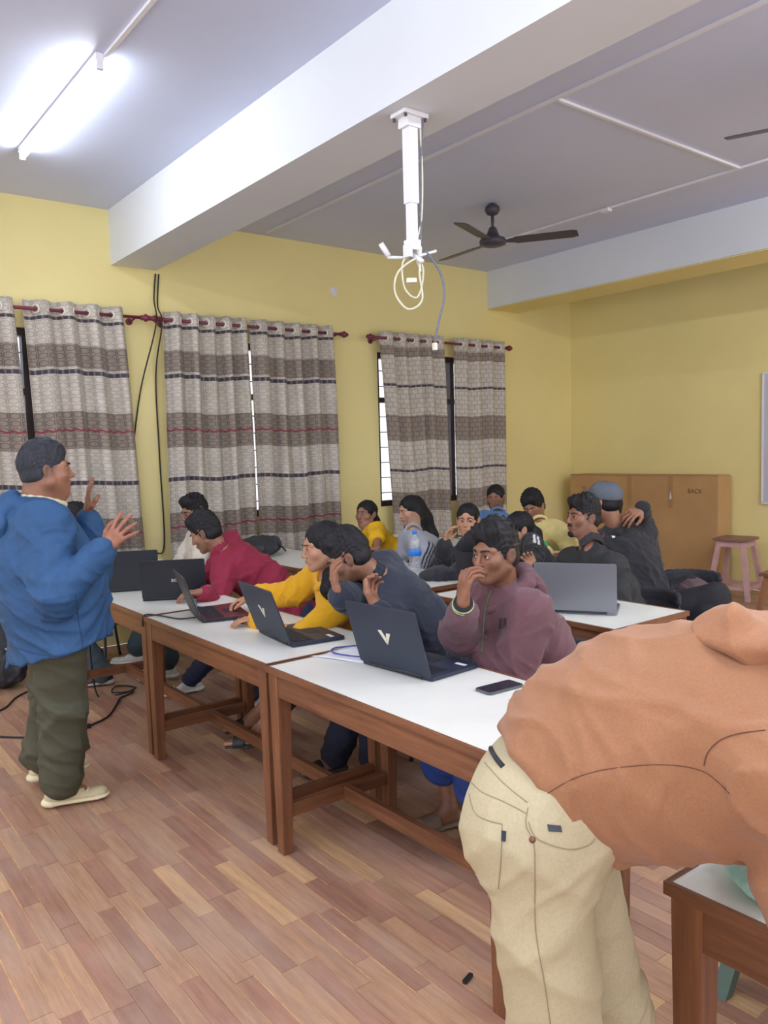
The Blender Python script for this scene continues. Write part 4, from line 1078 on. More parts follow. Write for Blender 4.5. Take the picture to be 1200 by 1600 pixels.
def person(label, H, face, N, P, fs, fp=None, skin=(156, 110, 84), g=1.0, fem=False, al=1.0, hands=(None, None), poles=(None, None),
           ankles=(None, None), feet=None, kpole=None, hair='short', hopt=None, top=None, pants=None, shoes=None, headopt=None,
           mid=None, wup=UP, gaze=None, brows=True, moust=None, group=None, cat='person', sh=None, up=UP, hvox=0.0028, shdrop=0.05):
    """H head centre, N neck base, P pelvis centre; face/fs/fp facing of head, shoulders, pelvis"""
    t0 = time.time()
    H, N, P = (np.asarray(v, float) for v in (H, N, P))
    fs = nrm(fs); fp = nrm(fp if fp is not None else fs)
    base = V(P[0], P[1], 0.0)
    root = empty('person', tuple(base), 0, label=label, cat=cat, group=group)
    spine = nrm(N - P); rs = nrm(np.cross(fs, spine)); fsv = np.cross(spine, rs); rp_ = nrm(np.cross(fp, UP)); fpv = np.cross(UP, rp_)
    Mid = (P + N) / 2 - fsv * 0.025 if mid is None else np.asarray(mid, float)
    sw = (sh or (0.150 if fem else 0.172)) * (0.94 + 0.06 * g)
    Sh = [N - spine * shdrop + rs * sw * m + fsv * 0.015 for m in (1, -1)]     # right, left
    Hp = [P + rp_ * 0.088 * m - UP * 0.02 for m in (1, -1)]
    ua, fa, th, sk = 0.285, 0.255, 0.43, 0.42
    if fem: ua, fa, th, sk = 0.265, 0.235, 0.41, 0.39
    ua *= al; fa *= al
    arms = []
    for i, m in enumerate((1, -1)):
        hd = hands[i]
        if hd is None: W = Sh[i] - spine * 0.30 + fsv * 0.30 + rs * m * 0.02
        else: W = np.asarray(hd['w'], float)
        pole = poles[i] if poles[i] is not None else (-UP * 1.0 + rs * m * 0.35 - fsv * 0.25)
        E, W = ik(Sh[i], W, ua, fa, pole); arms.append((Sh[i], E, W))
    legs = []
    for i, m in enumerate((1, -1)):
        A = ankles[i]
        if A is None: A = P + fpv * 0.42 + rp_ * 0.11 * m; A = V(A[0], A[1], 0.09)
        kp = (kpole if kpole is not None else (fpv * 0.8 + UP))
        if isinstance(kp, (list, tuple)): kp = kp[i]
        K, A2 = ik(Hp[i], A, th, sk, kp); legs.append((Hp[i], K, A2))
    # ---- the body: one figure
    s = SDF(); a = 0.9 * g
    s.bone(P - rp_ * 0.05, P + rp_ * 0.05, 0.095 * a, k=0)
    s.bone(P, Mid, (0.13 * a, 0.095 * a), (0.12 * a, 0.09 * a), side=rs, k=0.04)
    s.bone(Mid, N - spine * 0.13, (0.12 * a, 0.09 * a), (0.14 * a, 0.10 * a), side=rs, k=0.04)
    s.bone(Sh[0], Sh[1], 0.048 * a, k=0.05); s.bone(N, N - spine * 0.12, 0.045, 0.08, k=0.04)
    for S_, E, W in arms: s.chain([S_, E, W], [0.042 * g, 0.032 * g, 0.021], k=0.02)
    for h_, K, A in legs: s.chain([h_, K, A], [0.074 * g, 0.052 * g, 0.034], k=0.02)
    bare = shoes is not None and shoes.get('kind') in ('sandal', 'slide')
    for i, (h_, K, A) in enumerate(legs):
        if shoes is None: continue
        fd = feet[i] if feet is not None else fpv
        if not bare:
            A_ = A + UP * 0; s.bone(A, A + nrm(V(fd[0], fd[1], -0.35)) * 0.10, 0.03, 0.02, k=0.02)
    p, q = s.run(0.011)
    parts = [(p, q, linc(*skin))]
    ho = dict(headopt or {}); ho['fem'] = fem
    hp, F, toW, toL = build_head(H, face, up, skin, N, ho, hvox, spine); parts.append(hp)
    for i in (0, 1):
        hd = hands[i]
        if hd is None: hd = dict(n=-UP + fsv * 0.1, curl=0.35)
        S_, E, W = arms[i]; d = hd.get('d', W - E)
        hs = hand_sdf(W, d, hd['n'], i == 0, hd.get('curl', 0.4), hd.get('spread', 0.3), hd.get('thumb', 0.4), hd.get('sc', 0.92 if fem else 1.03), hd.get('fingers'))
        hs.bone(E + (W - E) * 0.45, W, 0.030 * g, 0.0225, k=0.015)
        pp, qq = hs.run(0.0032); parts.append((pp, qq, linc(*skin) * np.array([1.0, 0.93, 0.9])))
    if bare:
        for i, (h_, K, A) in enumerate(legs):
            fd = feet[i] if feet is not None else fpv
            fs_ = SDF(); fs_.bone(K, A, 0.05, 0.032, k=0.0); foot_sdf(fs_, A, fd); pp, qq = fs_.run(0.005); parts.append((pp, qq, linc(*skin) * 0.9))
    pts, qs, cc = join_arrays(parts)
    body = mesh_from('body', pts, qs, M_SKIN, root, base, cc)
    # ---- face pieces
    S = ho.get('hs', 1.0); lc = lambda v: tuple(toW(v) - base)
    gz = toL(toW(V(0, 0, 0)) + (np.asarray(gaze, float) if gaze is not None else nrm(face))); gz = nrm(gz)
    if ho.get('eye', 1.0) > 0.1 or True:
        for m in (-1, 1):
            c = V(m * 0.031, 0.0695, -0.003)
            q_ = MB(); bmesh.ops.create_uvsphere(q_.bm, u_segments=14, v_segments=10, radius=0.0138 * S)
            for v_ in q_.bm.verts: v_.co += Vector(lc(c))
            e_ = q_.build('eye', M_EYEW, body, True)
            dv = nrm(gz * 0.75 + V(0, 1, 0) * 0.5); ce = c + dv * 0.0122
            q_ = MB(); w3 = dv @ F
            rot = Vector(w3).to_track_quat('Z', 'Y').to_matrix()
            q_.lathe([(0.0066 * S, -0.002), (0.0062 * S, 0.0012), (0.003 * S, 0.0026), (0.0005, 0.0028)], lc(ce), 12, rot)
            q_.build('iris', M_IRIS, e_, True)
            if brows:
                bz = 0.0005 if fem else 0; th_ = 0.0022 if fem else 0.0034
                pb_ = [(m * 0.012, 0.0955, 0.0165), (m * 0.022, 0.0930, 0.0215 + bz), (m * 0.036, 0.0835, 0.0225 + bz), (m * 0.049, 0.0700, 0.0165)]
                MB().tube([lc(V(*v_)) for v_ in cat_rom(pb_, 3)], [th_ * S * k for k in (0.7, 0.9, 1, 1, 1, 1, 0.9, 0.8, 0.6, 0.35)], 6).build('eyebrow', M_BROW, body, True)
            pl_ = [(m * 0.0175, 0.0815, -0.004), (m * 0.025, 0.0860, 0.0022 if ho.get('eye', 1) > 0.5 else -0.003), (m * 0.035, 0.0850, 0.0028 if ho.get('eye', 1) > 0.5 else -0.003), (m * 0.0455, 0.0760, -0.003)]
            MB().tube([lc(V(*v_)) for v_ in cat_rom(pl_, 3)], 0.0013 * S, 5).build('eyelash', M_BROW, body, True)
    if moust:
        q_ = SDF(); r_ = moust
        for m in (-1, 1): q_.bone(V(0, 0.0965, -0.051), V(m * 0.024, 0.0865, -0.058), 0.0052 * r_, 0.0032 * r_, k=0.003)
        p, q = q_.run(0.003); mesh_from('moustache', toW(p), q, M_HAIR, body, base, np.tile(linc(30, 26, 28), (len(p), 1)))
    if ho.get('beard'):
        bb = ho['beard']; q_ = SDF()
        q_.ell(V(0, 0.074, -0.103), V(0.026, 0.018, 0.020), k=0)
        if bb > 1:
            for m in (-1, 1): q_.bone(V(m * 0.058, 0.008, -0.05), V(m * 0.02, 0.065, -0.103), 0.019, 0.016, k=0.02)
        q_.ell(V(0, 0.095, -0.066), V(0.026, 0.024, 0.020), k=0.006, op='-')
        q_.ell(V(0, 0.03, -0.045), V(0.052, 0.058, 0.060), k=0.004, op='-')
        p, q = q_.run(0.0035, lambda P_: 0.0012 * np.sin(P_[:, 0] * 500) * np.sin(P_[:, 2] * 420), 0.002)
        mesh_from('beard', toW(p), q, M_HAIR, body, base, np.tile(linc(32, 28, 30), (len(p), 1)))
    if hair: build_hair(hair, toW, F, dict(hopt or {}), M_HAIR, root, base)
    J = dict(root=root, base=base, arms=arms, legs=legs, F=F, toW=toW, N=N, P=P, Mid=Mid, Sh=Sh, rs=rs, fs=fsv, sp=spine, rp=rp_, fp=fpv, body=body, H=H, g=g, Hp=Hp)
    if top: garment(J, **top)
    if pants: trousers(J, **pants)
    if shoes:
        so = dict(shoes)
        for i, (h_, K, A) in enumerate(legs):
            if so.get('skip') == i: continue
            fd = feet[i] if feet is not None else fpv
            tl = so.get('tilts', (0, 0))[i]
            shoe(A, fd, M_SHOE, so['col'], root, base, so.get('kind', 'sneaker'), so.get('sole', (230, 226, 214)), {'sneaker': 'shoe', 'sandal': 'sandal', 'slide': 'sandal'}[so.get('kind', 'sneaker')], so.get('laces'), tilt=tl)
    print('person %.1fs %s' % (time.time() - t0, label[:40]))
    return J

def garment(J, name='hoodie', col=(90, 90, 90), mat=None, t=0.02, sleeve=1.0, hem=0.06, loose=1.0, seed=1, amp=0.007, collar=None, hood=None, vox=0.0065,
            paint=None, cuffs=None, extra=None, cut=None, slw=1.0, belly=0.0, torso=None):
    mat = mat or M_FLEECE; g = J['g']; P, Mid, N, rs, sp = J['P'], J['Mid'], J['N'], J['rs'], J['sp']; fs = J['fs']
    s = SDF(); L = loose
    down = nrm(P - Mid)
    b0 = P + down * hem
    if torso:
        for (p0, r0), (p1, r1) in zip(torso, torso[1:]): s.bone(p0, p1, r0, r1, side=rs, k=0.04)
    else: s.bone(b0, P + (Mid - P) * 0.3 + fs * belly * 0.4, ((0.150 + t) * g * L, (0.108 + t) * g * L), ((0.152 + t) * g * L, (0.112 + t + belly * 0.6) * g * L), side=rs, k=0)
    if not torso:
        s.bone(P + (Mid - P) * 0.3 + fs * belly * 0.4, Mid + fs * belly * 0.5, ((0.152 + t) * g * L, (0.112 + t + belly * 0.6) * g * L), ((0.146 + t) * g * L, (0.105 + t + belly * 0.5) * g * L), side=rs, k=0.04)
        s.bone(Mid + fs * belly * 0.5, N - sp * 0.13, ((0.146 + t) * g * L, (0.105 + t + belly * 0.5) * g * L), ((0.160 + t) * g, (0.108 + t) * g), side=rs, k=0.04)
    s.bone(J['Sh'][0], J['Sh'][1], (0.050 + t) * g, k=0.05)
    for i in (0, 1): s.bone(N - sp * 0.01, J['Sh'][i], (0.052 + t * 0.8) * g, (0.046 + t) * g, k=0.03)
    spots = []
    for i, (S_, E, W) in enumerate(J['arms']):
        re_ = (0.035 + t * 0.42) * slw; W2 = (E + (W - E) * ((sleeve - 0.5) * 2) if sleeve < 1 else W - nrm(W - E) * (re_ * (0.75 if cuffs else 0.35) + (0.030 if cuffs else 0.0)))
        if sleeve > 0.5:
            r = [(0.048 + t * 0.85) * g * slw, (0.042 + t * 0.75) * g * slw, re_]
            s.bone(S_, E, r[0], r[1], k=0.03); s.bone(E, W2, r[1], r[2], k=0.025)
            if sleeve >= 1: s.bone(W2 - nrm(W - E) * 0.055, W2 - nrm(W - E) * 0.03, re_ + 0.007, k=0.02)
        else:
            E2 = S_ + (E - S_) * sleeve * 2; s.bone(S_, E2, (0.050 + t) * g, (0.050 + t) * g, k=0.03)
        inner = nrm(nrm(S_ - E) + nrm(W - E) + 1e-6)
        spots.append((E + inner * 0.03, nrm(W - S_), 0.055, 0.0075, 0.10)); spots.append((S_ - sp * 0.08, nrm(rs + sp * 0.6 * (1 if i else -1)), 0.07, 0.006, 0.12))
        spots.append((E + (W - E) * 0.7, nrm(W - E), 0.05, 0.005, 0.08))
    spots.append((P + (Mid - P) * 0.25, sp, 0.08, 0.009, 0.20)); spots.append((Mid, sp + rs * 0.5, 0.09, 0.007, 0.18))
    if extra: extra(s, J)
    if torso: b0 = torso[0][0]; down = nrm(torso[0][0] - torso[1][0])
    s.plane(b0 + down * 0.02, down, 0.01)
    # neck opening: scoop so the neck shows
    s.bone(N + (J['H'] - N) * 0.22 + J['fs'] * 0.006, J['H'], cut or 0.058, 0.07, k=0.012, op='-')
    for c_ in ():
        pass
    p, q = s.run(vox, folds(seed, amp, 1.0, spots), amp + 0.006)
    cc = np.tile(linc(*col), (len(p), 1))
    if paint: paint(p, cc, J)
    o = mesh_from(name, p, q, mat, J['root'], J['base'], cc); J['top'] = o
    if cuffs:
        for S_, E, W in J['arms']:
            u = nrm(W - E); c = SDF(); c.bone(W - u * 0.045, W - u * 0.0, (0.0265 + t * 0.42), (0.026 + t * 0.36), k=0)
            c.plane(W - u * 0.002, u, 0.004); c.plane(W - u * 0.05, -u, 0.004)
            pp, qq = c.run(0.005); ccc = np.tile(linc(*cuffs['col']), (len(pp), 1))
            cf = mesh_from('cuff', pp, qq, mat, o, J['base'], ccc)
            if cuffs.get('stripe'):
                fr_ = frame(u, V(0.3, 0.2, 1)); q_ = MB()
                for a_ in (0.014, 0.027):
                    cc_ = W - u * 0.045 + u * a_ - J['base']
                    q_.tube([tuple(cc_ + (fr_[0] * math.cos(k * PI / 9) + fr_[2] * math.sin(k * PI / 9)) * (0.0262 + t * 0.42)) for k in range(18)], 0.0026, 6, closed=True)
                st_ = q_.build('trim', plain('pale_trim', rgb(*cuffs['stripe']), 0.8), J['root'], True); st_['kind'] = 'stuff'
    if collar:
        c = SDF(); ax = nrm(J['H'] - N); R = collar.get('R', 0.066); hh = collar.get('h', 0.03); f2 = nrm(fs - ax * fs.dot(ax)); r2 = np.cross(f2, ax)
        n_ = 12; op_ = collar.get('open', 0.5); pts_ = []
        for k in range(n_ + 1):
            a = op_ + (2 * PI - 2 * op_) * k / n_
            rad = R * (1.0 + 0.12 * math.cos(a))
            pts_.append(N + (J['H'] - N) * 0.22 + f2 * math.cos(a) * rad + r2 * math.sin(a) * rad * 0.98 - ax * (0.05 * max(0, math.cos(a))) - f2 * 0.004)
        for k in range(n_):
            for hz in np.linspace(0, hh, 3): c.bone(pts_[k] + ax * hz, pts_[k + 1] + ax * hz, collar.get('r', 0.009), k=0.006)
        pp, qq = c.run(0.005); mesh_from('collar', pp, qq, mat, o, J['base'], np.tile(linc(*collar.get('col', col)), (len(pp), 1)))
    if hood:
        c = SDF(); ax = nrm(J['H'] - N); f2 = nrm(fs - ax * fs.dot(ax)); r2 = np.cross(f2, ax); R = hood.get('R', 0.084); n_ = 12; pts_ = []
        for k in range(n_ + 1):
            a = 0.35 + (2 * PI - 0.7) * k / n_
            rad = R * (1 + 0.15 * max(0, -math.cos(a)))
            pts_.append(N + f2 * math.cos(a) * rad + r2 * math.sin(a) * rad + ax * (0.035 + 0.02 * -math.cos(a)) - ax * 0.04 * max(0, math.cos(a)))
        rr = hood.get('r', 0.026)
        for k in range(n_):
            w_ = 0.55 + 0.45 * math.sin(PI * k / n_); w2 = 0.55 + 0.45 * math.sin(PI * (k + 1) / n_)
            c.bone(pts_[k], pts_[k + 1], rr * w_, rr * w2, k=0.015)
        bk = N - f2 * (R + 0.035) - ax * 0.05
        c.ell(bk, V(0.085, 0.035, 0.075) * hood.get('bs', 1.0), axes=[r2, f2, ax], k=0.04)
        pp, qq = c.run(0.006, folds(seed + 5, 0.006, 1.4), 0.006); mesh_from('hood', pp, qq, mat, o, J['base'], np.tile(linc(*hood.get('col', col)), (len(pp), 1)))
    return o

def trousers(J, col=(50, 55, 70), mat=None, t=0.012, leng=1.0, seed=3, amp=0.006, w=1.0, bunch=0.0, vox=0.008, name='trousers', paint=None, waist=0.07):
    mat = mat or M_DENIM; g = J['g']; P, rp_ = J['P'], J['rp']; s = SDF()
    s.bone(P - rp_ * 0.045, P + rp_ * 0.045, (0.105 + t) * g, k=0)
    up_ = nrm(J['Mid'] - P); s.bone(P, P + up_ * waist, ((0.145 + t) * g, (0.103 + t) * g), ((0.138 + t) * g, (0.098 + t) * g), side=rp_, k=0.03); spots = []
    for h_, K, A in J['legs']:
        kn = 0.056 * g + t * 1.2; an = 0.040 + t * 1.8
        s.bone(h_, K, (0.083 * g + t) * w, kn * w, k=0.035)
        if leng > 0.5:
            u = nrm(A - K); E = K + (A - K) * min((leng - 0.5) * 2, 1.06)
            rE = kn * w + (an * w - kn * w) * min(1, (leng - 0.5) * 2)
            s.bone(K, E, kn * w, rE, k=0.025)
            if bunch:
                for k in range(3): s.bone(E - u * (0.02 + 0.035 * k) - rp_ * 0.01, E - u * (0.02 + 0.035 * k) + rp_ * 0.01, an * w + bunch * (1 - 0.25 * k), k=0.015)
            s.plane(E + u * 0.012, u, 0.006) if False else None
            spots.append((A + (K - A) * 0.12, u, 0.06, 0.006, 0.09))
        spots.append((K - nrm(K - (h_ + A) / 2) * 0.04, nrm(A - h_), 0.07, 0.006, 0.11))
        spots.append((h_ + UP * 0.0, nrm(K - h_ + J['fp'] * 0.4), 0.09, 0.004, 0.12))
    p, q = s.run(vox, folds(seed, amp, 1.0, spots), amp + 0.006)
    cc = np.tile(linc(*col), (len(p), 1))
    if paint: paint(p, cc, J)
    J['pants'] = mesh_from(name, p, q, mat, J['root'], J['base'], cc); return J['pants']

from mathutils.bvhtree import BVHTree
def stick(obj, pts, base, off=0.0, D=None):
    """points of a garment's surface met by the sight lines through photo pixels, in the thing's own coordinates"""
    me = obj.data; b_ = BVHTree.FromPolygons([v.co for v in me.vertices], [p.vertices for p in me.polygons]); out = []
    for x, y in pts:
        d = Vector(ray(x, y)).normalized(); h = b_.ray_cast(Vector(CAM - base), d)
        if h[0] is not None: out.append((h[0] + h[1] * off, h[1]))
    return out
def seam(J, obj, pts, r, mat, name='seam', off=0.0, n=6, closed=False):
    hs = stick(obj, [tuple(v)[:2] for v in cat_rom([(x, y, 0) for x, y in pts], n, closed)], J['base'], off)
    if len(hs) < 2: print('seam missed', name, pts[0]); return None
    return MB().tube([h[0] for h in hs], r, 6, closed=closed).build(name, mat, obj, True)
def patch(J, obj, pts, mat, name, off=0.002, thick=0.002):
    hs = stick(obj, pts, J['base'], off)
    if len(hs) < len(pts): print('patch missed', name); return None
    q = MB(); top_ = [q.bm.verts.new(h[0] + h[1] * thick) for h in hs]; bot = [q.bm.verts.new(h[0] - h[1] * 0.006) for h in hs]
    q.bm.faces.new(top_); q.bm.faces.new(bot[::-1]); n = len(hs)
    for k in range(n): q.bm.faces.new((bot[k], bot[(k + 1) % n], top_[(k + 1) % n], top_[k]))
    return q.build(name, mat, obj)

# ------------------------------------------------------------------ the cast
RT = V(0.7885, -0.6145, 0)                      # sideways direction across the room (towards photo right)
TC = V(-0.611, -0.788, 0)                       # towards the photographer's side
def A(x, y, D): return at(x, y, D=D)
def dr(l, c, u=0.0): return -RT * l + TC * c + UP * u       # l: towards photo left, c: towards the photographer, u: up
def hd(w, d, n, **k): return dict(w=w, d=d, n=n, **k)
BLACK = (38, 38, 43)
proto_chair = [None]
def chair_for(x, y, label, rz=0.0, mat=None):
    c = make_chair(label) if proto_chair[0] is None else copy_tree(proto_chair[0])
    if proto_chair[0] is None: proto_chair[0] = c
    c['label'] = label; c.scale = (1, 1, 0.88); c.location = (x, y, 0); c.rotation_euler = (0, 0, rz)
    c['group'] = 'black cloth visitor chairs'
    return c

# 1. the standing man
aR = at(98, 1258, Z=0); aL = at(72, 1226, Z=0)
def jacket_extra(s, J):
    b = J['P'] - UP * 0.06
    s.bone(b, b - UP * 0.17, (0.205, 0.183), (0.212, 0.190), side=J['rs'], k=0.05)
    s.bone(J['N'] - UP * 0.03 - J['fs'] * 0.02, J['N'] - UP * 0.2, (0.185, 0.145), (0.20, 0.178), side=J['rs'], k=0.05)
J1 = person('standing man in a blue jacket and olive trousers, gesturing with both hands',
    A(72, 734, 3.52), V(0.97, -0.10, 0.04), A(60, 808, 3.54), A(84, 950, 3.55), V(0.97, -0.22, 0), V(0.97, -0.2, 0), skin=(150, 102, 78), g=1.14, al=1.08,
    hands=(hd(A(166, 856, 3.36), dr(-0.65, 0, 0.75), dr(0, -0.7, 0.2) + V(0.4, 0, 0), curl=0.30, spread=0.7, thumb=0.5), hd(A(137, 804, 3.78), dr(-0.05, 0, 1), V(0.9, -0.3, 0), curl=0.15, spread=0.6)),
    poles=(V(-0.5, -0.1, -1), V(-0.3, 0.3, -1)), ankles=(aR + UP * 0.088, aL + UP * 0.088), feet=(V(0.95, -0.25, 0), V(1, 0.0, 0)), kpole=V(0.9, -0.2, 0.1),
    hair='fade', hopt=dict(seed=3, haircol=(44, 46, 54)), headopt=dict(fade=0.5, fat=1.0, stubble=0.12, hs=1.03), gaze=V(0.97, -0.1, -0.05), up=nrm(V(-0.08, 0, 1)),
    top=dict(name='jacket', col=(34, 76, 118), mat=M_NYLON, t=0.042, loose=1.14, slw=1.10, hem=0.16, seed=4, amp=0.012, belly=0.03, extra=jacket_extra, hood=dict(R=0.105, r=0.036, bs=1.55)),
    pants=dict(col=(78, 78, 60), mat=M_TWILL, t=0.022, w=1.12, leng=0.97, bunch=0.006, amp=0.012, seed=9), shoes=dict(col=(206, 192, 150), sole=(232, 224, 186), laces=plain('cream_laces', rgb(226, 216, 178), 0.7)), hvox=0.0026)
c = SDF(); ax = nrm(J1['H'] - J1['N']); 
for k in range(14):
    a0, a1 = 2 * PI * k / 14, 2 * PI * (k + 1) / 14
    pc = lambda a: J1['N'] + ax * (0.072 - 0.03 * math.cos(a)) + J1['fs'] * (math.cos(a) * 0.088 + 0.012) + J1['rs'] * math.sin(a) * 0.080
    c.bone(pc(a0), pc(a1), 0.014, k=0.008)
p, q = c.run(0.005); mesh_from('shirt_collar', p, q, M_COTTON, J1['root'], J1['base'], np.tile(linc(206, 202, 170), (len(p), 1)))
# jacket details: cuff, pocket line, hem seam
S_, E_, W_ = J1['arms'][0]

# 2. seated person behind him, mostly hidden
J2 = person('person with short dark hair seated behind the raised hands of the standing man', at(116, 812, Z=1.155), dr(0.7, 0.5), at(122, 842, Z=1.0), V(2.02, 6.12, 0.52), dr(0.7, 0.6), dr(0.9, 0.3),
    skin=(140, 98, 78), ankles=(V(1.90, 6.05, 0.09), V(1.80, 5.62, 0.09)), hair='short', hopt=dict(seed=5), top=dict(name='sweater', col=(60, 66, 74), seed=7), pants=dict(col=(68, 84, 90), t=0.02), shoes=dict(col=(60, 60, 62), sole=(190, 190, 186)), hvox=0.004)
# 3. man in white shirt
J3 = person('man in an off-white shirt behind the man in maroon, looking down', A(304, 800, 6.05), dr(0.75, 0.62, -0.18), A(312, 838, 6.1), V(2.70, 5.72, 0.52), dr(0.9, 0.35), dr(1, 0.1),
    skin=(146, 100, 76), ankles=(V(2.15, 5.85, 0.13), V(2.20, 5.42, 0.10)), feet=(V(-0.75, 0.6, 0), V(-0.8, 0.3, 0)), hair='sweep', hopt=dict(seed=6), headopt=dict(fade=0.35, stubble=0.2), moust=0.7,
    hands=(hd(V(2.25, 5.75, 0.80), V(-1, 0, 0), V(0, 0, -1), hide=True), hd(V(2.2, 5.3, 0.83), V(-1, 0, 0), V(0, 0, -1), curl=0.3)),
    top=dict(name='shirt', col=(214, 206, 190), mat=M_COTTON, t=0.018, seed=11, amp=0.009, collar=dict(col=(220, 212, 196), r=0.008)), pants=dict(col=(62, 78, 84), t=0.022, leng=0.95, bunch=0.01), shoes=dict(col=(226, 224, 212), sole=(232, 230, 220), laces=M_STK))
# 4. man in maroon shirt
J4 = person('man in a dark red shirt leaning over the laptops with bowed head', A(321, 832, 5.08), dr(0.95, -0.12, -0.42), A(348, 865, 5.12), V(2.80, 4.62, 0.52), dr(0.97, 0.05), dr(1, 0.25),
    skin=(150, 106, 82), ankles=(V(2.20, 5.02, 0.09), V(2.35, 4.45, 0.09)), feet=(V(-0.9, 0.1, 0), V(-1, 0.1, 0)), hair='sweep', hopt=dict(seed=8), headopt=dict(fade=0.45, stubble=0.3), up=nrm(UP + dr(0.5, 0)), g=1.06,
    hands=(hd(at(272, 889, Z=0.86), dr(1, 0, -0.1), -UP, curl=0.3), hd(at(318, 925, Z=0.82), dr(1, 0.1), -UP, curl=0.4)), poles=(dr(0.2, -0.6, -1), dr(-0.1, 0.6, -0.9)),
    top=dict(name='shirt', col=(138, 30, 58), mat=M_COTTON, t=0.022, seed=13, amp=0.010, collar=dict(col=(140, 32, 60), r=0.009)), pants=dict(col=(34, 44, 70)), shoes=dict(col=(214, 216, 214), sole=(226, 226, 220), laces=M_STK))
# 5. woman in yellow hoodie
J5 = person('woman in a mustard yellow sweatshirt typing on the red-lit laptop', A(504, 853, 3.92), dr(0.93, 0.30, -0.12), A(517, 906, 3.98), V(2.64, 3.50, 0.52), dr(1, 0.15), dr(1, 0.25),
    skin=(184, 136, 106), fem=True, ankles=(V(2.12, 3.98, 0.12), V(1.97, 3.66, 0.15)), feet=(V(-1, 0.3, 0), V(-0.8, 0.5, 0)), hair='tied',
    hopt=dict(seed=10, locks=[([(0, -0.07, 0.02), (-0.02, -0.10, -0.03), (-0.06, -0.07, -0.10)], [0.05, 0.038, 0.03]), ([(-0.06, -0.07, -0.10), (-0.085, 0.0, -0.135), (-0.088, 0.022, -0.20), (-0.08, 0.015, -0.25)], [0.03, 0.034, 0.036, 0.018])]),
    hands=(hd(at(391, 934, Z=0.835), dr(1, 0.1, -0.25), -UP + dr(0, 0.3), curl=0.55, spread=0.5), hd(at(404, 966, Z=0.80), dr(1, 0.05, -0.05), -UP, curl=0.3, spread=0.4)),
    poles=(dr(-0.2, -0.5, -0.8), dr(-0.3, 0.6, -0.5)), al=1.06, gaze=dr(1, 0, -0.25),
    top=dict(name='sweatshirt', col=(226, 168, 22), t=0.026, seed=15, amp=0.009, slw=1.12, hood=dict(R=0.085, r=0.022, bs=0.9)), pants=dict(col=(60, 58, 54), leng=0.8), shoes=dict(kind='sandal', col=(46, 48, 52), sole=(52, 54, 58)), hvox=0.0026)
# 6. man in navy
J6 = person('man in a dark navy jacket stooping with a hand held to his mouth', A(544, 870, 3.64), dr(0.95, -0.02, -0.50), A(598, 908, 3.70), V(2.66, 2.93, 0.52), dr(1, 0.0), dr(1, 0.2),
    skin=(146, 102, 78), ankles=(V(2.16, 3.24, 0.09), V(2.27, 3.02, 0.09)), feet=(V(-1, 0.25, 0), V(-1, 0.2, 0)), kpole=V(-1, 0.25, 0.5), hair='sweep', hopt=dict(seed=12), headopt=dict(fade=0.3, stubble=0.3, eye=0.5), up=nrm(UP + dr(0.6, 0)), g=1.04,
    hands=(hd(A(530, 930, 3.42), dr(0.35, -0.05, 1), dr(-0.8, -0.2, 0), curl=0.45, spread=0.3, thumb=0.2), hd(A(590, 948, 3.30), dr(0.4, -0.6, 0.7), dr(-0.4, 0.2, 0.4), curl=0.7)),
    poles=(dr(0.9, 0.7, -0.9), dr(-0.2, 0.6, -1)),
    top=dict(name='jacket', col=(40, 46, 60), mat=M_FLEECE, t=0.024, seed=17, amp=0.009, slw=1.08, collar=dict(h=0.035, r=0.010, col=(34, 38, 50))), pants=dict(col=(30, 36, 56), t=0.02, leng=0.98, amp=0.008), shoes=dict(kind='sandal', col=(40, 38, 42), sole=(60, 58, 58)), hvox=0.0026)
# 7. man in maroon-brown hoodie
J7 = person('man in a maroon-brown zip hoodie resting his chin on his hand', A(774, 864, 3.18), dr(0.80, 0.62, -0.04), A(786, 928, 3.25), V(2.58, 2.22, 0.52), dr(0.85, 0.40), dr(1, 0.25),
    skin=(134, 90, 66), ankles=(V(2.20, 2.44, 0.088), V(2.22, 2.23, 0.088)), feet=(V(-0.93, 0.25, 0), V(-0.93, -0.18, 0)), kpole=(V(-0.8, 0.9, 0.8), V(-1, -0.1, 0.8)), hair='sweep', hopt=dict(seed=14), headopt=dict(fade=0.45, stubble=0.25), g=1.05, moust=0.8, gaze=dr(1, 0.15, 0.05),
    hands=(hd(A(724, 940, 2.98), dr(-0.10, 0.0, 1), dr(-0.85, -0.35, 0.2), curl=0.62, spread=0.2, thumb=0.1), hd(V(2.22, 2.30, 0.83), dr(1, 0.1, 0.1), UP, curl=0.5, hide=True)),
    poles=(dr(0.5, 0.4, -1), dr(-0.25, 0.5, -1)),
    top=dict(name='hoodie', col=(104, 70, 76), t=0.032, seed=19, amp=0.011, slw=1.18, loose=1.08, hood=dict(R=0.098, r=0.032, bs=1.15), cuffs=dict(col=(36, 36, 40), stripe=(178, 200, 140))),
    pants=dict(col=(34, 62, 130), mat=M_COTTON, t=0.042, leng=0.76, amp=0.010), shoes=dict(kind='slide', col=(122, 106, 88), sole=(118, 104, 86)), hvox=0.0025)
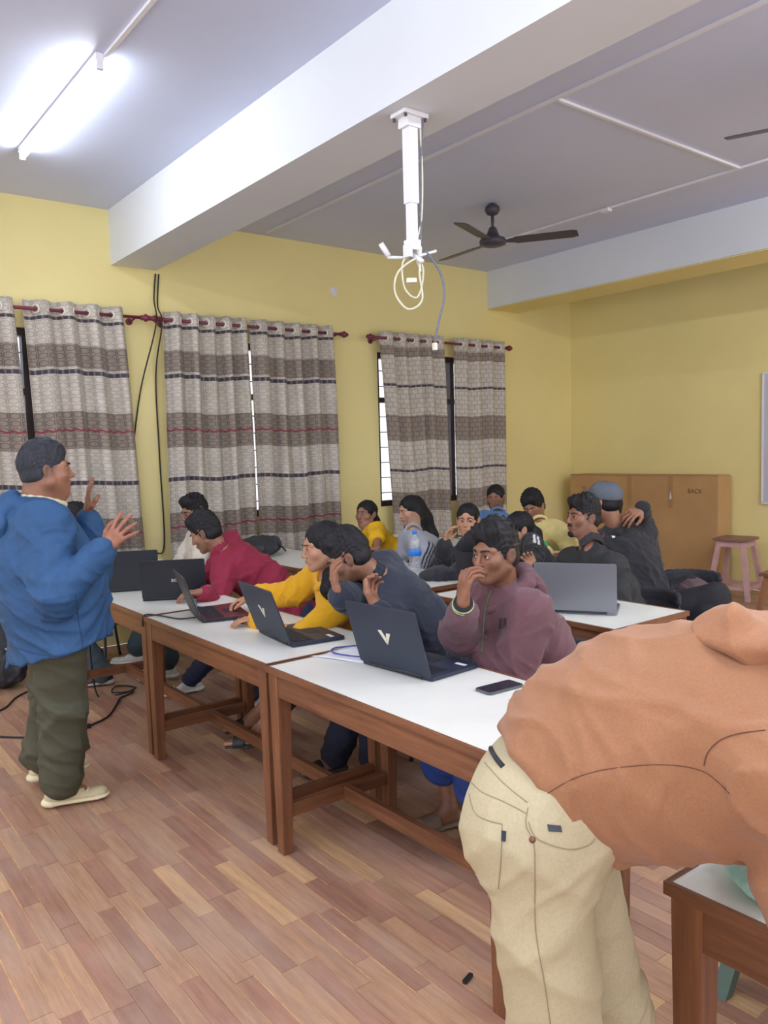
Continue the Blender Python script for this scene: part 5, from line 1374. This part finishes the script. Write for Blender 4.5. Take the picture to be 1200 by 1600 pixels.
# 8. woman in yellow T-shirt
N8 = at(571, 832, Z=0.905)
J8 = person('woman in a yellow T-shirt with dark tied hair, farthest left in the second row', at(572, 803, Z=1.06), dr(0.55, 0.83, 0.08), at(573, 836, Z=0.89), V(4.25, 5.10, 0.52), dr(0.9, 0.5), dr(1, 0.3), fem=True,
    skin=(150, 108, 84), hair='tied', hopt=dict(seed=16, locks=[([(0, -0.07, -0.01), (-0.03, -0.09, -0.06), (-0.075, -0.03, -0.13), (-0.085, 0.02, -0.20), (-0.085, 0.02, -0.28)], [0.05, 0.04, 0.034, 0.03, 0.016])]),
    hands=(hd(at(580, 870, Z=0.80), dr(0.6, 0.2), -UP, curl=0.4, hide=True), hd(at(590, 866, Z=0.82), dr(0.9, -0.3), -UP, curl=0.4)), gaze=dr(0.9, 0.5, 0.2),
    top=dict(name='t_shirt', col=(232, 180, 20), mat=M_COTTON, t=0.018, sleeve=0.42, seed=21, amp=0.006), pants=dict(col=(40, 44, 60)), shoes=dict(col=(60, 60, 64), sole=(190, 190, 190)), hvox=0.003)
# 9. woman in grey hoodie with long hair
def stripes9(p, cc, J):
    for i in (0, 1):
        S_, E, W = J['arms'][i]; u = nrm(E - S_); out = nrm(J['rs'] * (1 if i == 0 else -1) + J['fs'] * 0.15 + UP * 0.1); out = nrm(out - u * out.dot(u)); side = np.cross(u, out)
        r = p - S_; h = r @ u; o_ = r @ out; sd = r @ side
        for k in (-0.026, 0.0, 0.026): cc[(np.abs(sd - k) < 0.0065) & (o_ > 0.0) & (h > -0.06) & (h < 0.26)] = linc(40, 40, 44)
J9 = person('woman with long loose black hair in a light grey hoodie with three dark sleeve stripes', at(641, 797, Z=1.105), dr(0.86, 0.42, -0.18), at(647, 842, Z=0.935), V(4.25, 4.55, 0.52), dr(0.92, 0.35), dr(1, 0.3), fem=True,
    skin=(196, 152, 128), headopt=dict(eye=0.55), hair='long', hopt=dict(seed=18, locks=[([(-0.05, -0.04, 0.02), (-0.09, -0.02, -0.08), (-0.10, 0.0, -0.2), (-0.10, 0.0, -0.3)], [0.05, 0.045, 0.05, 0.03]), ([(0.055, -0.03, 0.02), (0.085, 0.0, -0.08), (0.09, 0.02, -0.2), (0.08, 0.03, -0.27)], [0.04, 0.032, 0.03, 0.02]), ([(0, -0.07, 0.02), (-0.02, -0.10, -0.1), (-0.04, -0.10, -0.25), (-0.04, -0.10, -0.36)], [0.07, 0.07, 0.08, 0.05])]),
    hands=(hd(at(606, 874, Z=0.80), dr(0.9, 0.1), -UP, curl=0.4), hd(at(619, 874, Z=0.805), dr(1, 0.0, 0.05), -UP, curl=0.35, spread=0.3)), poles=(dr(0, -0.5, -1), dr(-0.6, 0.5, -0.8)), gaze=dr(1, 0.1, -0.4),
    top=dict(name='hoodie', col=(158, 160, 168), t=0.026, seed=23, amp=0.008, vox=0.0055, paint=stripes9, collar=dict(h=0.012, r=0.010), cuffs=dict(col=(44, 44, 50))), pants=dict(col=(40, 44, 60)), shoes=dict(col=(60, 60, 64), sole=(190, 190, 190)), hvox=0.003)
# 10. woman in black, hand at her ear
J10 = person('woman in a black sweater holding one hand to her ear', at(731, 812, Z=1.085), dr(0.28, 0.96, -0.02), at(738, 850, Z=0.93), V(4.22, 3.92, 0.52), dr(0.6, 0.75), dr(0.9, 0.4), fem=True,
    skin=(192, 142, 112), hair='tied', hopt=dict(seed=20, locks=[([(0, -0.07, 0.0), (0, -0.10, -0.04)], [0.05, 0.04])]),
    hands=(hd(A(695, 850, 5.35), dr(-0.25, 0, 1), dr(-0.8, 0.3, 0), curl=0.4, spread=0.2), hd(at(715, 893, Z=0.81), dr(0.8, 0.2), -UP, curl=0.4, hide=True)), poles=(dr(0.6, 0.5, -1), dr(-0.6, 0.5, -0.8)), gaze=dr(-0.15, 0.9, 0.1),
    top=dict(name='sweater', col=BLACK, t=0.03, seed=25, amp=0.009, slw=1.1, collar=dict(h=0.03, r=0.011)), pants=dict(col=(40, 44, 60)), shoes=dict(col=(60, 60, 64), sole=(190, 190, 190)), hvox=0.0028)
# 11. bearded man in denim
J11 = person('bearded man in a light blue denim jacket reading with lowered eyes', at(774, 777, Z=1.135), dr(0.35, 0.9, -0.12), at(779, 812, Z=0.97), V(5.65, 5.10, 0.52), dr(0.6, 0.7), dr(1, 0.3),
    skin=(150, 108, 84), headopt=dict(stubble=0.75, beard=2, eye=0.35), moust=1.3, hair='bun', hopt=dict(seed=22), gaze=dr(0.5, 0.6, -0.6),
    top=dict(name='denim_jacket', col=(92, 130, 178), mat=M_DENIM, t=0.024, seed=27, amp=0.007, collar=dict(h=0.012, r=0.009, open=0.7, R=0.068)), pants=dict(col=(40, 44, 60)), shoes=dict(col=(60, 60, 64), sole=(190, 190, 190)), hvox=0.003)
# 12. woman with green hair tie
def stripes12(p, cc, J):
    for i in (0, 1):
        S_, E, W = J['arms'][i]; u = nrm(E - S_); out = nrm(J['rs'] * (1 if i == 0 else -1) + J['fs'] * 0.1 + TC * 0.8); out = nrm(out - u * out.dot(u)); side = np.cross(u, out)
        r = p - S_; h = r @ u; o_ = r @ out; sd = r @ side
        for k in (-0.014, 0.014): cc[(np.abs(sd - k) < 0.008) & (o_ > 0.0) & (h > 0.03) & (h < 0.16)] = linc(225, 225, 225)
J12 = person('woman in a black top with two white sleeve stripes and green hair tie', at(809, 827, Z=1.045), dr(0.92, 0.28, -0.12), at(815, 858, Z=0.90), V(4.10, 3.42, 0.52), dr(0.9, 0.3), dr(1, 0.3), fem=True,
    skin=(176, 130, 104), hair='tied', hopt=dict(seed=24, locks=[([(0, -0.07, 0.0), (-0.02, -0.115, -0.05), (-0.03, -0.13, -0.12)], [0.05, 0.04, 0.032]), ([(-0.03, -0.135, -0.15), (-0.035, -0.13, -0.26)], [0.036, 0.02])]),
    hands=(hd(at(800, 905, Z=0.8), dr(1, 0.1), -UP, curl=0.4, hide=True), hd(at(838, 905, Z=0.83), dr(0.5, 0.1, 0.75), dr(0.1, 0.8, 0.1), curl=0.5, spread=0.3)), poles=(dr(0, -0.5, -1), dr(-0.7, 0.5, -0.8)),
    top=dict(name='track_top', col=BLACK, t=0.022, seed=29, amp=0.008, vox=0.0055, paint=stripes12), pants=dict(col=(34, 36, 44)), shoes=dict(col=(60, 60, 64), sole=(190, 190, 190)), hvox=0.003)
T12 = J12['toW']; c = SDF()
for k in range(10):
    a0, a1 = 2 * PI * k / 10, 2 * PI * (k + 1) / 10; cc0 = V(-0.03, -0.133, -0.135)
    c.bone(T12(cc0 + V(math.cos(a0) * 0.03, math.sin(a0) * 0.03, 0)), T12(cc0 + V(math.cos(a1) * 0.03, math.sin(a1) * 0.03, 0)), 0.02 + 0.004 * (k % 2), k=0.008)
p, q = c.run(0.005); mesh_from('hair_tie', p, q, M_COTTON, J12['root'], J12['base'], np.tile(linc(40, 170, 96), (len(p), 1)))
# 13. man in pale yellow
J13 = person('man with curly hair in a pale yellow overshirt bending over his books', at(833, 791, Z=1.115), dr(0.45, 0.8, -0.32), at(846, 826, Z=0.96), V(5.48, 4.25, 0.52), dr(0.7, 0.7), dr(1, 0.3),
    skin=(150, 104, 78), headopt=dict(eye=0.3), hair='curly', hopt=dict(seed=26), up=nrm(UP + dr(0.3, 0.3)),
    hands=(hd(at(858, 868, Z=0.80), dr(0.8, 0.4), -UP, curl=0.4), hd(at(885, 866, Z=0.80), dr(1, 0.1), -UP, curl=0.4)),
    top=dict(name='overshirt', col=(222, 204, 138), mat=M_COTTON, t=0.026, seed=31, amp=0.009, collar=dict(h=0.012, r=0.009, open=0.8, R=0.070, col=(226, 208, 142))), pants=dict(col=(40, 44, 60)), shoes=dict(col=(60, 60, 64), sole=(190, 190, 190)), hvox=0.003)
# 14. man in black shirt
J14 = person('man with moustache and goatee in an open-necked black shirt behind the silver laptop', at(911, 808, Z=1.175), dr(0.92, 0.36, 0.10), at(923, 866, Z=0.975), V(3.98, 2.84, 0.52), dr(0.85, 0.5), dr(1, 0.3),
    skin=(140, 96, 72), headopt=dict(stubble=0.35, fade=0.35, beard=1), moust=1.15, hair='sweep', hopt=dict(seed=28), gaze=dr(1, 0.1, 0.1),
    hands=(hd(V(3.62, 3.0, 0.80), V(-1, 0, 0), -UP, curl=0.4, hide=True), hd(V(3.50, 2.72, 0.81), V(-1, 0, 0), -UP, curl=0.4)),
    top=dict(name='shirt', col=(42, 42, 44), mat=M_COTTON, t=0.022, seed=33, amp=0.009, collar=dict(h=0.03, r=0.010, open=0.75, R=0.082)), pants=dict(col=(34, 36, 44)), shoes=dict(col=(60, 60, 64), sole=(190, 190, 190)), hvox=0.0026)
# 15. man in cap
J15 = person('man in a grey flat cap and black hoodie seated with his back turned', A(944, 784, 5.35), dr(0.72, -0.62, -0.05), A(966, 832, 5.42), A(998, 952, 5.38), dr(0.2, -0.95), V(0.9, -0.1, 0), skin=(170, 124, 98), hair='short', hopt=dict(seed=30),
    ankles=(A(1075, 1030, 5.05), A(1085, 1020, 5.4)), kpole=V(0.5, -0.3, 1), g=1.12, hands=(hd(A(1000, 900, 5.8), V(0, 1, 0), -UP, hide=True), hd(A(925, 900, 5.8), V(0, 1, 0), -UP, hide=True)),
    top=dict(name='hoodie', col=(40, 39, 44), t=0.035, seed=35, amp=0.010, loose=1.05, hood=dict(R=0.092, r=0.03, bs=1.0)), pants=dict(col=(34, 34, 40), t=0.03), shoes=dict(col=(60, 60, 64), sole=(90, 90, 90)), hvox=0.003)
T15 = J15['toW']; c = SDF()
c.ell(V(0, -0.014, 0.046), V(0.094, 0.116, 0.092), k=0); c.bone(V(0, 0.03, 0.095), V(0, 0.098, 0.060), (0.074, 0.034), (0.062, 0.016), side=V(1, 0, 0), k=0.03)
c.bone(V(0, 0.085, 0.040), V(0, 0.128, 0.028), (0.068, 0.008), (0.048, 0.005), side=V(1, 0, 0), k=0.01)
c.plane(V(0, 0, 0.020), nrm(V(0, 0.12, -1)), 0.004)
p, q = c.run(0.0045); mesh_from('flat_cap', T15(p), q, attr_mat('tweed_cloth', 0.95, 300, 0.4, 0.001, 0.35), J15['root'], J15['base'], np.tile(linc(98, 104, 114), (len(p), 1)))
# 16. his neighbour with an arm round him
J16 = person('person hidden beyond the man in the cap, one hand laid on his shoulder', A(948, 793, 5.78), dr(0.6, -0.6), A(978, 840, 5.74), A(988, 925, 5.78), dr(0.3, -0.5), V(0.3, 1, 0), skin=(150, 108, 84), hair='short', hopt=dict(seed=32), al=1.2,
    hands=(hd(A(1003, 786, 5.20), dr(0.85, 0.15, -0.5), dr(0.1, -0.6, -0.8), curl=0.28, spread=0.4, thumb=0.2), hd(A(950, 900, 6.2), V(0, 1, 0), -UP, hide=True)), poles=(dr(-1, -0.1, -0.1), dr(0.5, -0.4, -1)),
    top=dict(name='sweater', col=(40, 40, 46), t=0.024, seed=37), pants=dict(col=(34, 36, 44)), shoes=dict(col=(60, 60, 64), sole=(90, 90, 90)), hvox=0.0034)

# 17. man bending over the near table
PB = A(852, 1262, 1.40); NB = A(1225, 1110, 1.30)
TB = [(A(874, 1224, 1.40), (0.165, 0.142)), (A(930, 1172, 1.40), (0.185, 0.150)), (A(1000, 1163, 1.37), (0.20, 0.180)), (A(1110, 1150, 1.34), (0.205, 0.178)), (A(1230, 1135, 1.31), (0.20, 0.165))]
def bend_paint(p, cc, J):
    P, N = J['P'], J['N']
def khaki_paint(p, cc, J):
    z = p[:, 2]
    for i in (0, 1):
        h_, K, A_ = J['legs'][i]
bend_spots = None
def arm17(s, J):
    s.bone(A(1210, 1200, 1.22), A(1238, 1300, 1.18), 0.080, 0.074, k=0.012); s.bone(A(1238, 1300, 1.18), A(1262, 1430, 1.15), 0.074, 0.060, k=0.012)
J17 = person('man in a terracotta hoodie and khaki trousers bent over the near table', A(1350, 1130, 1.32), V(0.6, -0.6, -0.6), NB, PB, V(0.15, -0.1, -1), V(0.55, -0.84, 0), skin=(150, 104, 80), g=1.08,
    hands=(hd(A(1275, 1480, 1.22), V(0.5, -0.6, -0.2), -UP, curl=0.2), hd(A(1350, 1380, 1.5), V(0.5, -0.6, -0.2), -UP, curl=0.2)), poles=(dr(-0.6, 0.5, -0.2), dr(-0.8, -0.5, 0)), shdrop=0.06,
    ankles=(V(0.98, 0.84, 0.088), V(1.27, 0.84, 0.088)), feet=(V(0.85, -0.5, 0), V(0.85, -0.5, 0)), kpole=V(0.8, -0.5, 0.1), mid=A(985, 1165, 1.38), hair='short', hopt=dict(seed=34), headopt={}, up=V(0.7, -0.4, 0.8),
    top=dict(name='hoodie', col=(154, 107, 74), t=0.028, seed=41, amp=0.0075, torso=TB, vox=0.0055, slw=1.0, extra=arm17),
    pants=dict(col=(186, 173, 138), mat=M_TWILL, t=0.014, leng=0.98, amp=0.006, seed=5, vox=0.0055, waist=0.14, w=0.9), shoes=dict(col=(90, 70, 60), sole=(200, 190, 170)), hvox=0.004)

# 18. seated person mostly out of frame
J18 = person('person in blue jeans, only a leg showing at the lower right', V(2.45, 0.78, 1.17), V(-0.8, -0.6, -0.2), V(2.48, 0.80, 1.0), V(2.52, 0.84, 0.55), V(-0.85, -0.5, 0), V(-1, -0.1, 0), ankles=(V(2.10, 0.90, 0.09), V(2.14, 0.62, 0.09)),
    hands=(dict(w=V(2.20, 0.88, 0.70), n=-UP, d=V(-1, 0, -0.1), curl=0.4), dict(w=V(2.22, 0.62, 0.70), n=-UP, d=V(-1, 0, -0.1), curl=0.4)),
    hair='short', top=dict(name='shirt', col=(70, 80, 100), seed=43), pants=dict(col=(44, 74, 116), t=0.02), shoes=dict(col=(60, 60, 64), sole=(190, 190, 190)), hvox=0.004)

# seams, pockets and small marks that sit on the garments
M_STITCH = plain('tan_stitching', rgb(150, 134, 106), 0.9); M_DKST = plain('dark_stitching', rgb(104, 66, 50), 0.9)
P17, G17 = J17['pants'], J17['top']
seam(J17, P17, [(825, 1262), (822, 1290), (834, 1318), (836, 1370), (837, 1453), (851, 1537), (860, 1600)], 0.0009, M_STITCH, off=0.0005)
seam(J17, P17, [(748, 1180), (784, 1221), (824, 1254)], 0.0009, M_STITCH, off=0.0005)
seam(J17, P17, [(735, 1221), (754, 1238), (790, 1254), (824, 1272)], 0.0009, M_STITCH, off=0.0005)
seam(J17, P17, [(733, 1240), (742, 1270), (762, 1282), (785, 1288)], 0.0010, M_STITCH, 'pocket_seam', off=0.0005)
seam(J17, P17, [(785, 1288), (783, 1340), (779, 1388)], 0.0009, M_STITCH, 'pocket_seam', off=0.0005)
seam(J17, P17, [(826, 1285), (840, 1311), (888, 1327), (918, 1321), (930, 1310)], 0.0010, M_STITCH, 'pocket_seam', off=0.0005)
patch(J17, P17, [(785, 1298), (791, 1299), (790, 1315), (784, 1314)], plain('navy_tag', rgb(36, 40, 56), 0.7), 'pocket_tag', 0.001, 0.002)
patch(J17, P17, [(855, 1288), (876, 1290), (878, 1300), (857, 1299)], plain('dark_badge', rgb(52, 56, 62), 0.5), 'badge', 0.001, 0.001)
h_ = stick(P17, [(832, 1312)], J17['base'])
if h_: MB().lathe([(0.005, -0.001), (0.005, 0.002), (0.002, 0.0028)], h_[0][0], 12, h_[0][1].to_track_quat('Z', 'Y').to_matrix()).build('rivet', plain('copper_rivet', rgb(122, 84, 62), 0.4, 0.7), P17, True)
seam(J17, G17, [(850, 1243), (900, 1215), (960, 1200), (1040, 1195), (1100, 1206), (1140, 1240)], 0.0009, M_DKST)
seam(J17, G17, [(1100, 1196), (1106, 1176), (1126, 1156), (1156, 1146), (1196, 1141)], 0.0009, M_DKST, off=0.0005)
# his hood lying on the upper back
c = SDF(); c.ell(A(1200, 992, 1.27), V(0.115, 0.11, 0.034), axes=[RT + UP * -0.12, TC, UP], k=0); c.bone(A(1122, 975, 1.29), A(1150, 970, 1.24), 0.024, 0.026, k=0.03); c.bone(A(1112, 988, 1.27), A(1190, 1022, 1.20), 0.012, 0.016, k=0.02)
p, q = c.run(0.005, folds(77, 0.010, 1.4), 0.012); mesh_from('hood', p, q, M_FLEECE, G17, J17['base'], np.tile(linc(160, 111, 78), (len(p), 1)))
# belt edge
seam(J17, P17, [(764, 1156), (768, 1172), (776, 1186), (786, 1198)], 0.005, M_DARKCLOTH, 'belt', 0.0)
# zip of the maroon hoodie
M_ZIP = plain('green_zip', rgb(84, 122, 76), 0.5)
seam(J7, J7['top'], [(768, 922), (762, 940), (756, 970), (754, 1000), (752, 1020)], 0.0028, M_ZIP, 'zip', 0.001)
for k in range(2):
    patch(J7, J7['top'], [(780 + 7 * k, 966), (785 + 7 * k, 966), (784 + 7 * k, 982), (779 + 7 * k, 982)], plain('dark_print_%d' % k, rgb(72, 50, 58), 0.9), 'chest_print', 0.0005, 0.0008)
# two chest badges
patch(J15, J15['top'], [(934, 832), (944, 834), (943, 839), (934, 836)], plain('red_badge', rgb(196, 60, 70), 0.7), 'red_badge', 0.001, 0.002)
patch(J15, J15['top'], [(955, 836), (958, 832), (959, 836), (962, 833), (961, 840), (957, 841)], M_STK, 'white_rabbit_badge', 0.001, 0.002)
seam(J1, J1['top'], [(12, 1008), (60, 1022), (110, 1024), (165, 1008)], 0.0025, plain('jacket_hem_seam', rgb(34, 62, 100), 0.8), 'hem_seam')
seam(J1, J1['top'], [(118, 930), (122, 965), (128, 1000), (130, 1018)], 0.002, plain('jacket_zip', rgb(30, 52, 88), 0.8), 'pocket_zip')

# chairs under the sitters
chair_for(2.84, 5.60, 'black cloth chair of the man in the off-white shirt', -0.1)
chair_for(2.84, 4.60, 'black cloth chair of the man in dark red', -0.2)
chair_for(2.72, 3.50, 'black cloth chair of the woman in the mustard sweatshirt', -0.1)
chair_for(2.74, 2.90, 'black cloth chair of the man in navy', -0.05)
chair_for(2.66, 2.24, 'grey-backed chair of the man in the maroon-brown hoodie', -0.1)
for x, y, l in ((4.30, 5.10, 'black cloth chair of the woman in the yellow T-shirt'), (4.30, 4.55, 'black cloth chair of the woman in the grey hoodie'), (4.27, 3.92, 'black cloth chair of the woman holding her ear'),
                (4.15, 3.40, 'black cloth chair of the woman with the green hair tie'), (4.04, 2.82, 'black cloth chair of the man in the open-necked black shirt'), (5.70, 5.10, 'black cloth chair of the man in denim'), (5.53, 4.25, 'black cloth chair of the man in pale yellow')):
    chair_for(x, y, l, -0.1)
cp = at(1062, 880, Z=0.78)
chair_for(J15['P'][0] - 0.03, J15['P'][1], 'black cloth chair of the man in the grey flat cap', PI - 0.1)
chair_for(cp[0] - 0.05, cp[1] - 0.1, 'empty black chair with a bag on it, right of the man in the cap', 0.5)
chair_for(2.04, 6.14, 'black cloth chair in the corner behind the standing man', 0.3)

# soft bags and cloth heaps
M_BAG = attr_mat('black_bag_nylon', 0.6, 40, 0.3, 0.003, 0.2)
def blob(name, label, cat, prims, col, mat, seed=1, amp=0.012, vox=0.007, floor_z=None, fr=1.3, loc=None):
    s = SDF()
    for c_, r_, ax_ in prims: s.ell(V(*c_), V(*r_), axes=ax_, k=0.05)
    if floor_z is not None: s.plane(V(0, 0, floor_z), V(0, 0, -1), 0.01)
    p, q = s.run(vox, folds(seed, amp, fr), amp)
    base = V(prims[0][0][0], prims[0][0][1], floor_z or 0)
    o = mesh_from(name, p, q, mat, None, base, np.tile(linc(*col), (len(p), 1))); o.location = base
    if label: tag(o, label, cat)
    return o
b1 = at(408, 852, Z=0.84)
r = blob('backpack', 'black backpack lying on the second-row table against the curtain', 'backpack', [((b1[0], b1[1], 0.83), (0.16, 0.24, 0.075), [RT, np.cross(UP, RT), UP]), ((b1[0] - 0.08, b1[1] + 0.06, 0.82), (0.14, 0.16, 0.07), None)], (46, 48, 56), M_BAG, 3, 0.014, floor_z=0.762)
for k in (-0.07, 0.05):
    MB().tube(cat_rom([Vector(RT) * (-0.14) + Vector((0, k, 0.05)), Vector(RT) * -0.04 + Vector((0, k, 0.125)), Vector(RT) * 0.08 + Vector((0, k, 0.12)), Vector(RT) * 0.17 + Vector((0, k, 0.03))], 5), 0.008, 6).build('strap', M_BLACKPL, r, True)
b2 = at(694, 896, Z=0.80)
blob('folded_jacket', 'black jacket heaped on the table before the woman holding her ear', 'jacket', [((b2[0], b2[1], 0.79), (0.15, 0.07, 0.05), [RT, np.cross(UP, RT), UP]), ((b2[0] - 0.05, b2[1] + 0.05, 0.785), (0.10, 0.07, 0.045), None)], (42, 42, 50), M_FLEECE, 5, 0.012, floor_z=0.762)
b3 = at(12, 1075, Z=0.0); b3 = V(b3[0], b3[1], 0)
r = blob('backpack', 'big black backpack standing on the floor by the curtain, cut by the left edge', 'backpack', [((b3[0] - 0.05, b3[1] + 0.12, 0.24), (0.20, 0.15, 0.27), [RT, np.cross(UP, RT), UP]), ((b3[0] - 0.03, b3[1] + 0.0, 0.16), (0.17, 0.10, 0.15), [RT, np.cross(UP, RT), UP])], (42, 44, 50), M_BAG, 8, 0.014, floor_z=0.004)
MB().tube([(0.03, -0.21, 0.30), (0.09, -0.215, 0.24)], 0.006, 6).build('zip_pull', M_CHROME, r, True)
MB().tube(cat_rom([(0.10, -0.16, 0.36), (0.16, -0.20, 0.25), (0.15, -0.20, 0.08)], 6), 0.009, 6).build('strap', M_DARKCLOTH, r, True)
cz = V(cp[0] - 0.02, cp[1] - 0.1, 0.0)
blob('handbag', 'dusky pink and black bag on the empty chair behind the man in the cap', 'bag', [((cz[0], cz[1], 0.57), (0.12, 0.16, 0.13), None)], (96, 74, 78), M_BAG, 12, 0.014, floor_z=0.46)
b4 = (1.50, 0.69)
blob('folded_cloth', 'mint green patterned cloth bundle on the near table under the bent man', 'cloth', [((b4[0], b4[1], 0.785), (0.14, 0.12, 0.04), None), ((b4[0] + 0.10, b4[1] - 0.14, 0.80), (0.15, 0.14, 0.055), None)], (160, 208, 194), attr_mat('mint_cloth', 0.8, 40, 0.5, 0.004, 0.16, 0.2), 14, 0.010, floor_z=0.762)
# green stool past the near table
M_GRN = plain('grey_green_paint', rgb(92, 116, 104), 0.6, nscale=8, namt=0.1)
gp = at(1131, 1552, Z=0)
stool(gp[0] + 0.19, gp[1] - 0.20, 0.0, M_GRN, M_GRN, 'grey-green stool of which one leg shows beyond the near table', h=0.45)
# cables on the floor
cable([(1.66, 5.4, 0.5), (1.68, 5.36, 0.02), (1.82, 5.3, 0.006), (1.95, 5.38, 0.006), (1.86, 5.48, 0.012), (1.78, 5.34, 0.014), (1.90, 5.28, 0.01), (1.80, 5.22, 0.006), tuple(at(187, 1092, Z=0.006)), tuple(at(170, 1118, Z=0.006)), tuple(at(140, 1134, Z=0.006))], 0.006, M_BLKCAB, 'black power cable coiled by the table leg and trailing to the standing man')
plg = MB().box((0, 0, 0.012), (0.05, 0.03, 0.024)).build('cable_plug', M_BLACKPL, None, bevel=0.004); pp_ = at(135, 1138, Z=0); plg.location = (pp_[0], pp_[1], 0.0005); tag(plg, 'small black plug at the end of the cable behind the olive trousers', 'plug')
cable([tuple(at(-20, 1118, Z=0.006)), tuple(at(8, 1106, Z=0.006)), tuple(at(25, 1090, Z=0.006)), tuple(at(48, 1078, Z=0.006))], 0.006, M_BLKCAB, 'black cable on the floor running towards the big backpack')
cable([tuple(at(-20, 1150, Z=0.006)), tuple(at(20, 1152, Z=0.006)), tuple(at(60, 1152, Z=0.006))], 0.006, M_BLKCAB, 'black cable on the floor, ending behind the standing man')
dp = at(731, 1532, Z=0.0); o = MB().box((0, 0, 0.006), (0.045, 0.014, 0.012), rotz(0.3)).build('plastic_clip', M_BLACKPL, None, bevel=0.003); o.location = (dp[0], dp[1], 0.0005); tag(o, 'small black plastic clip lying on the floor by the table leg', 'clip')
print('script time %.1f' % (time.time() - T0))
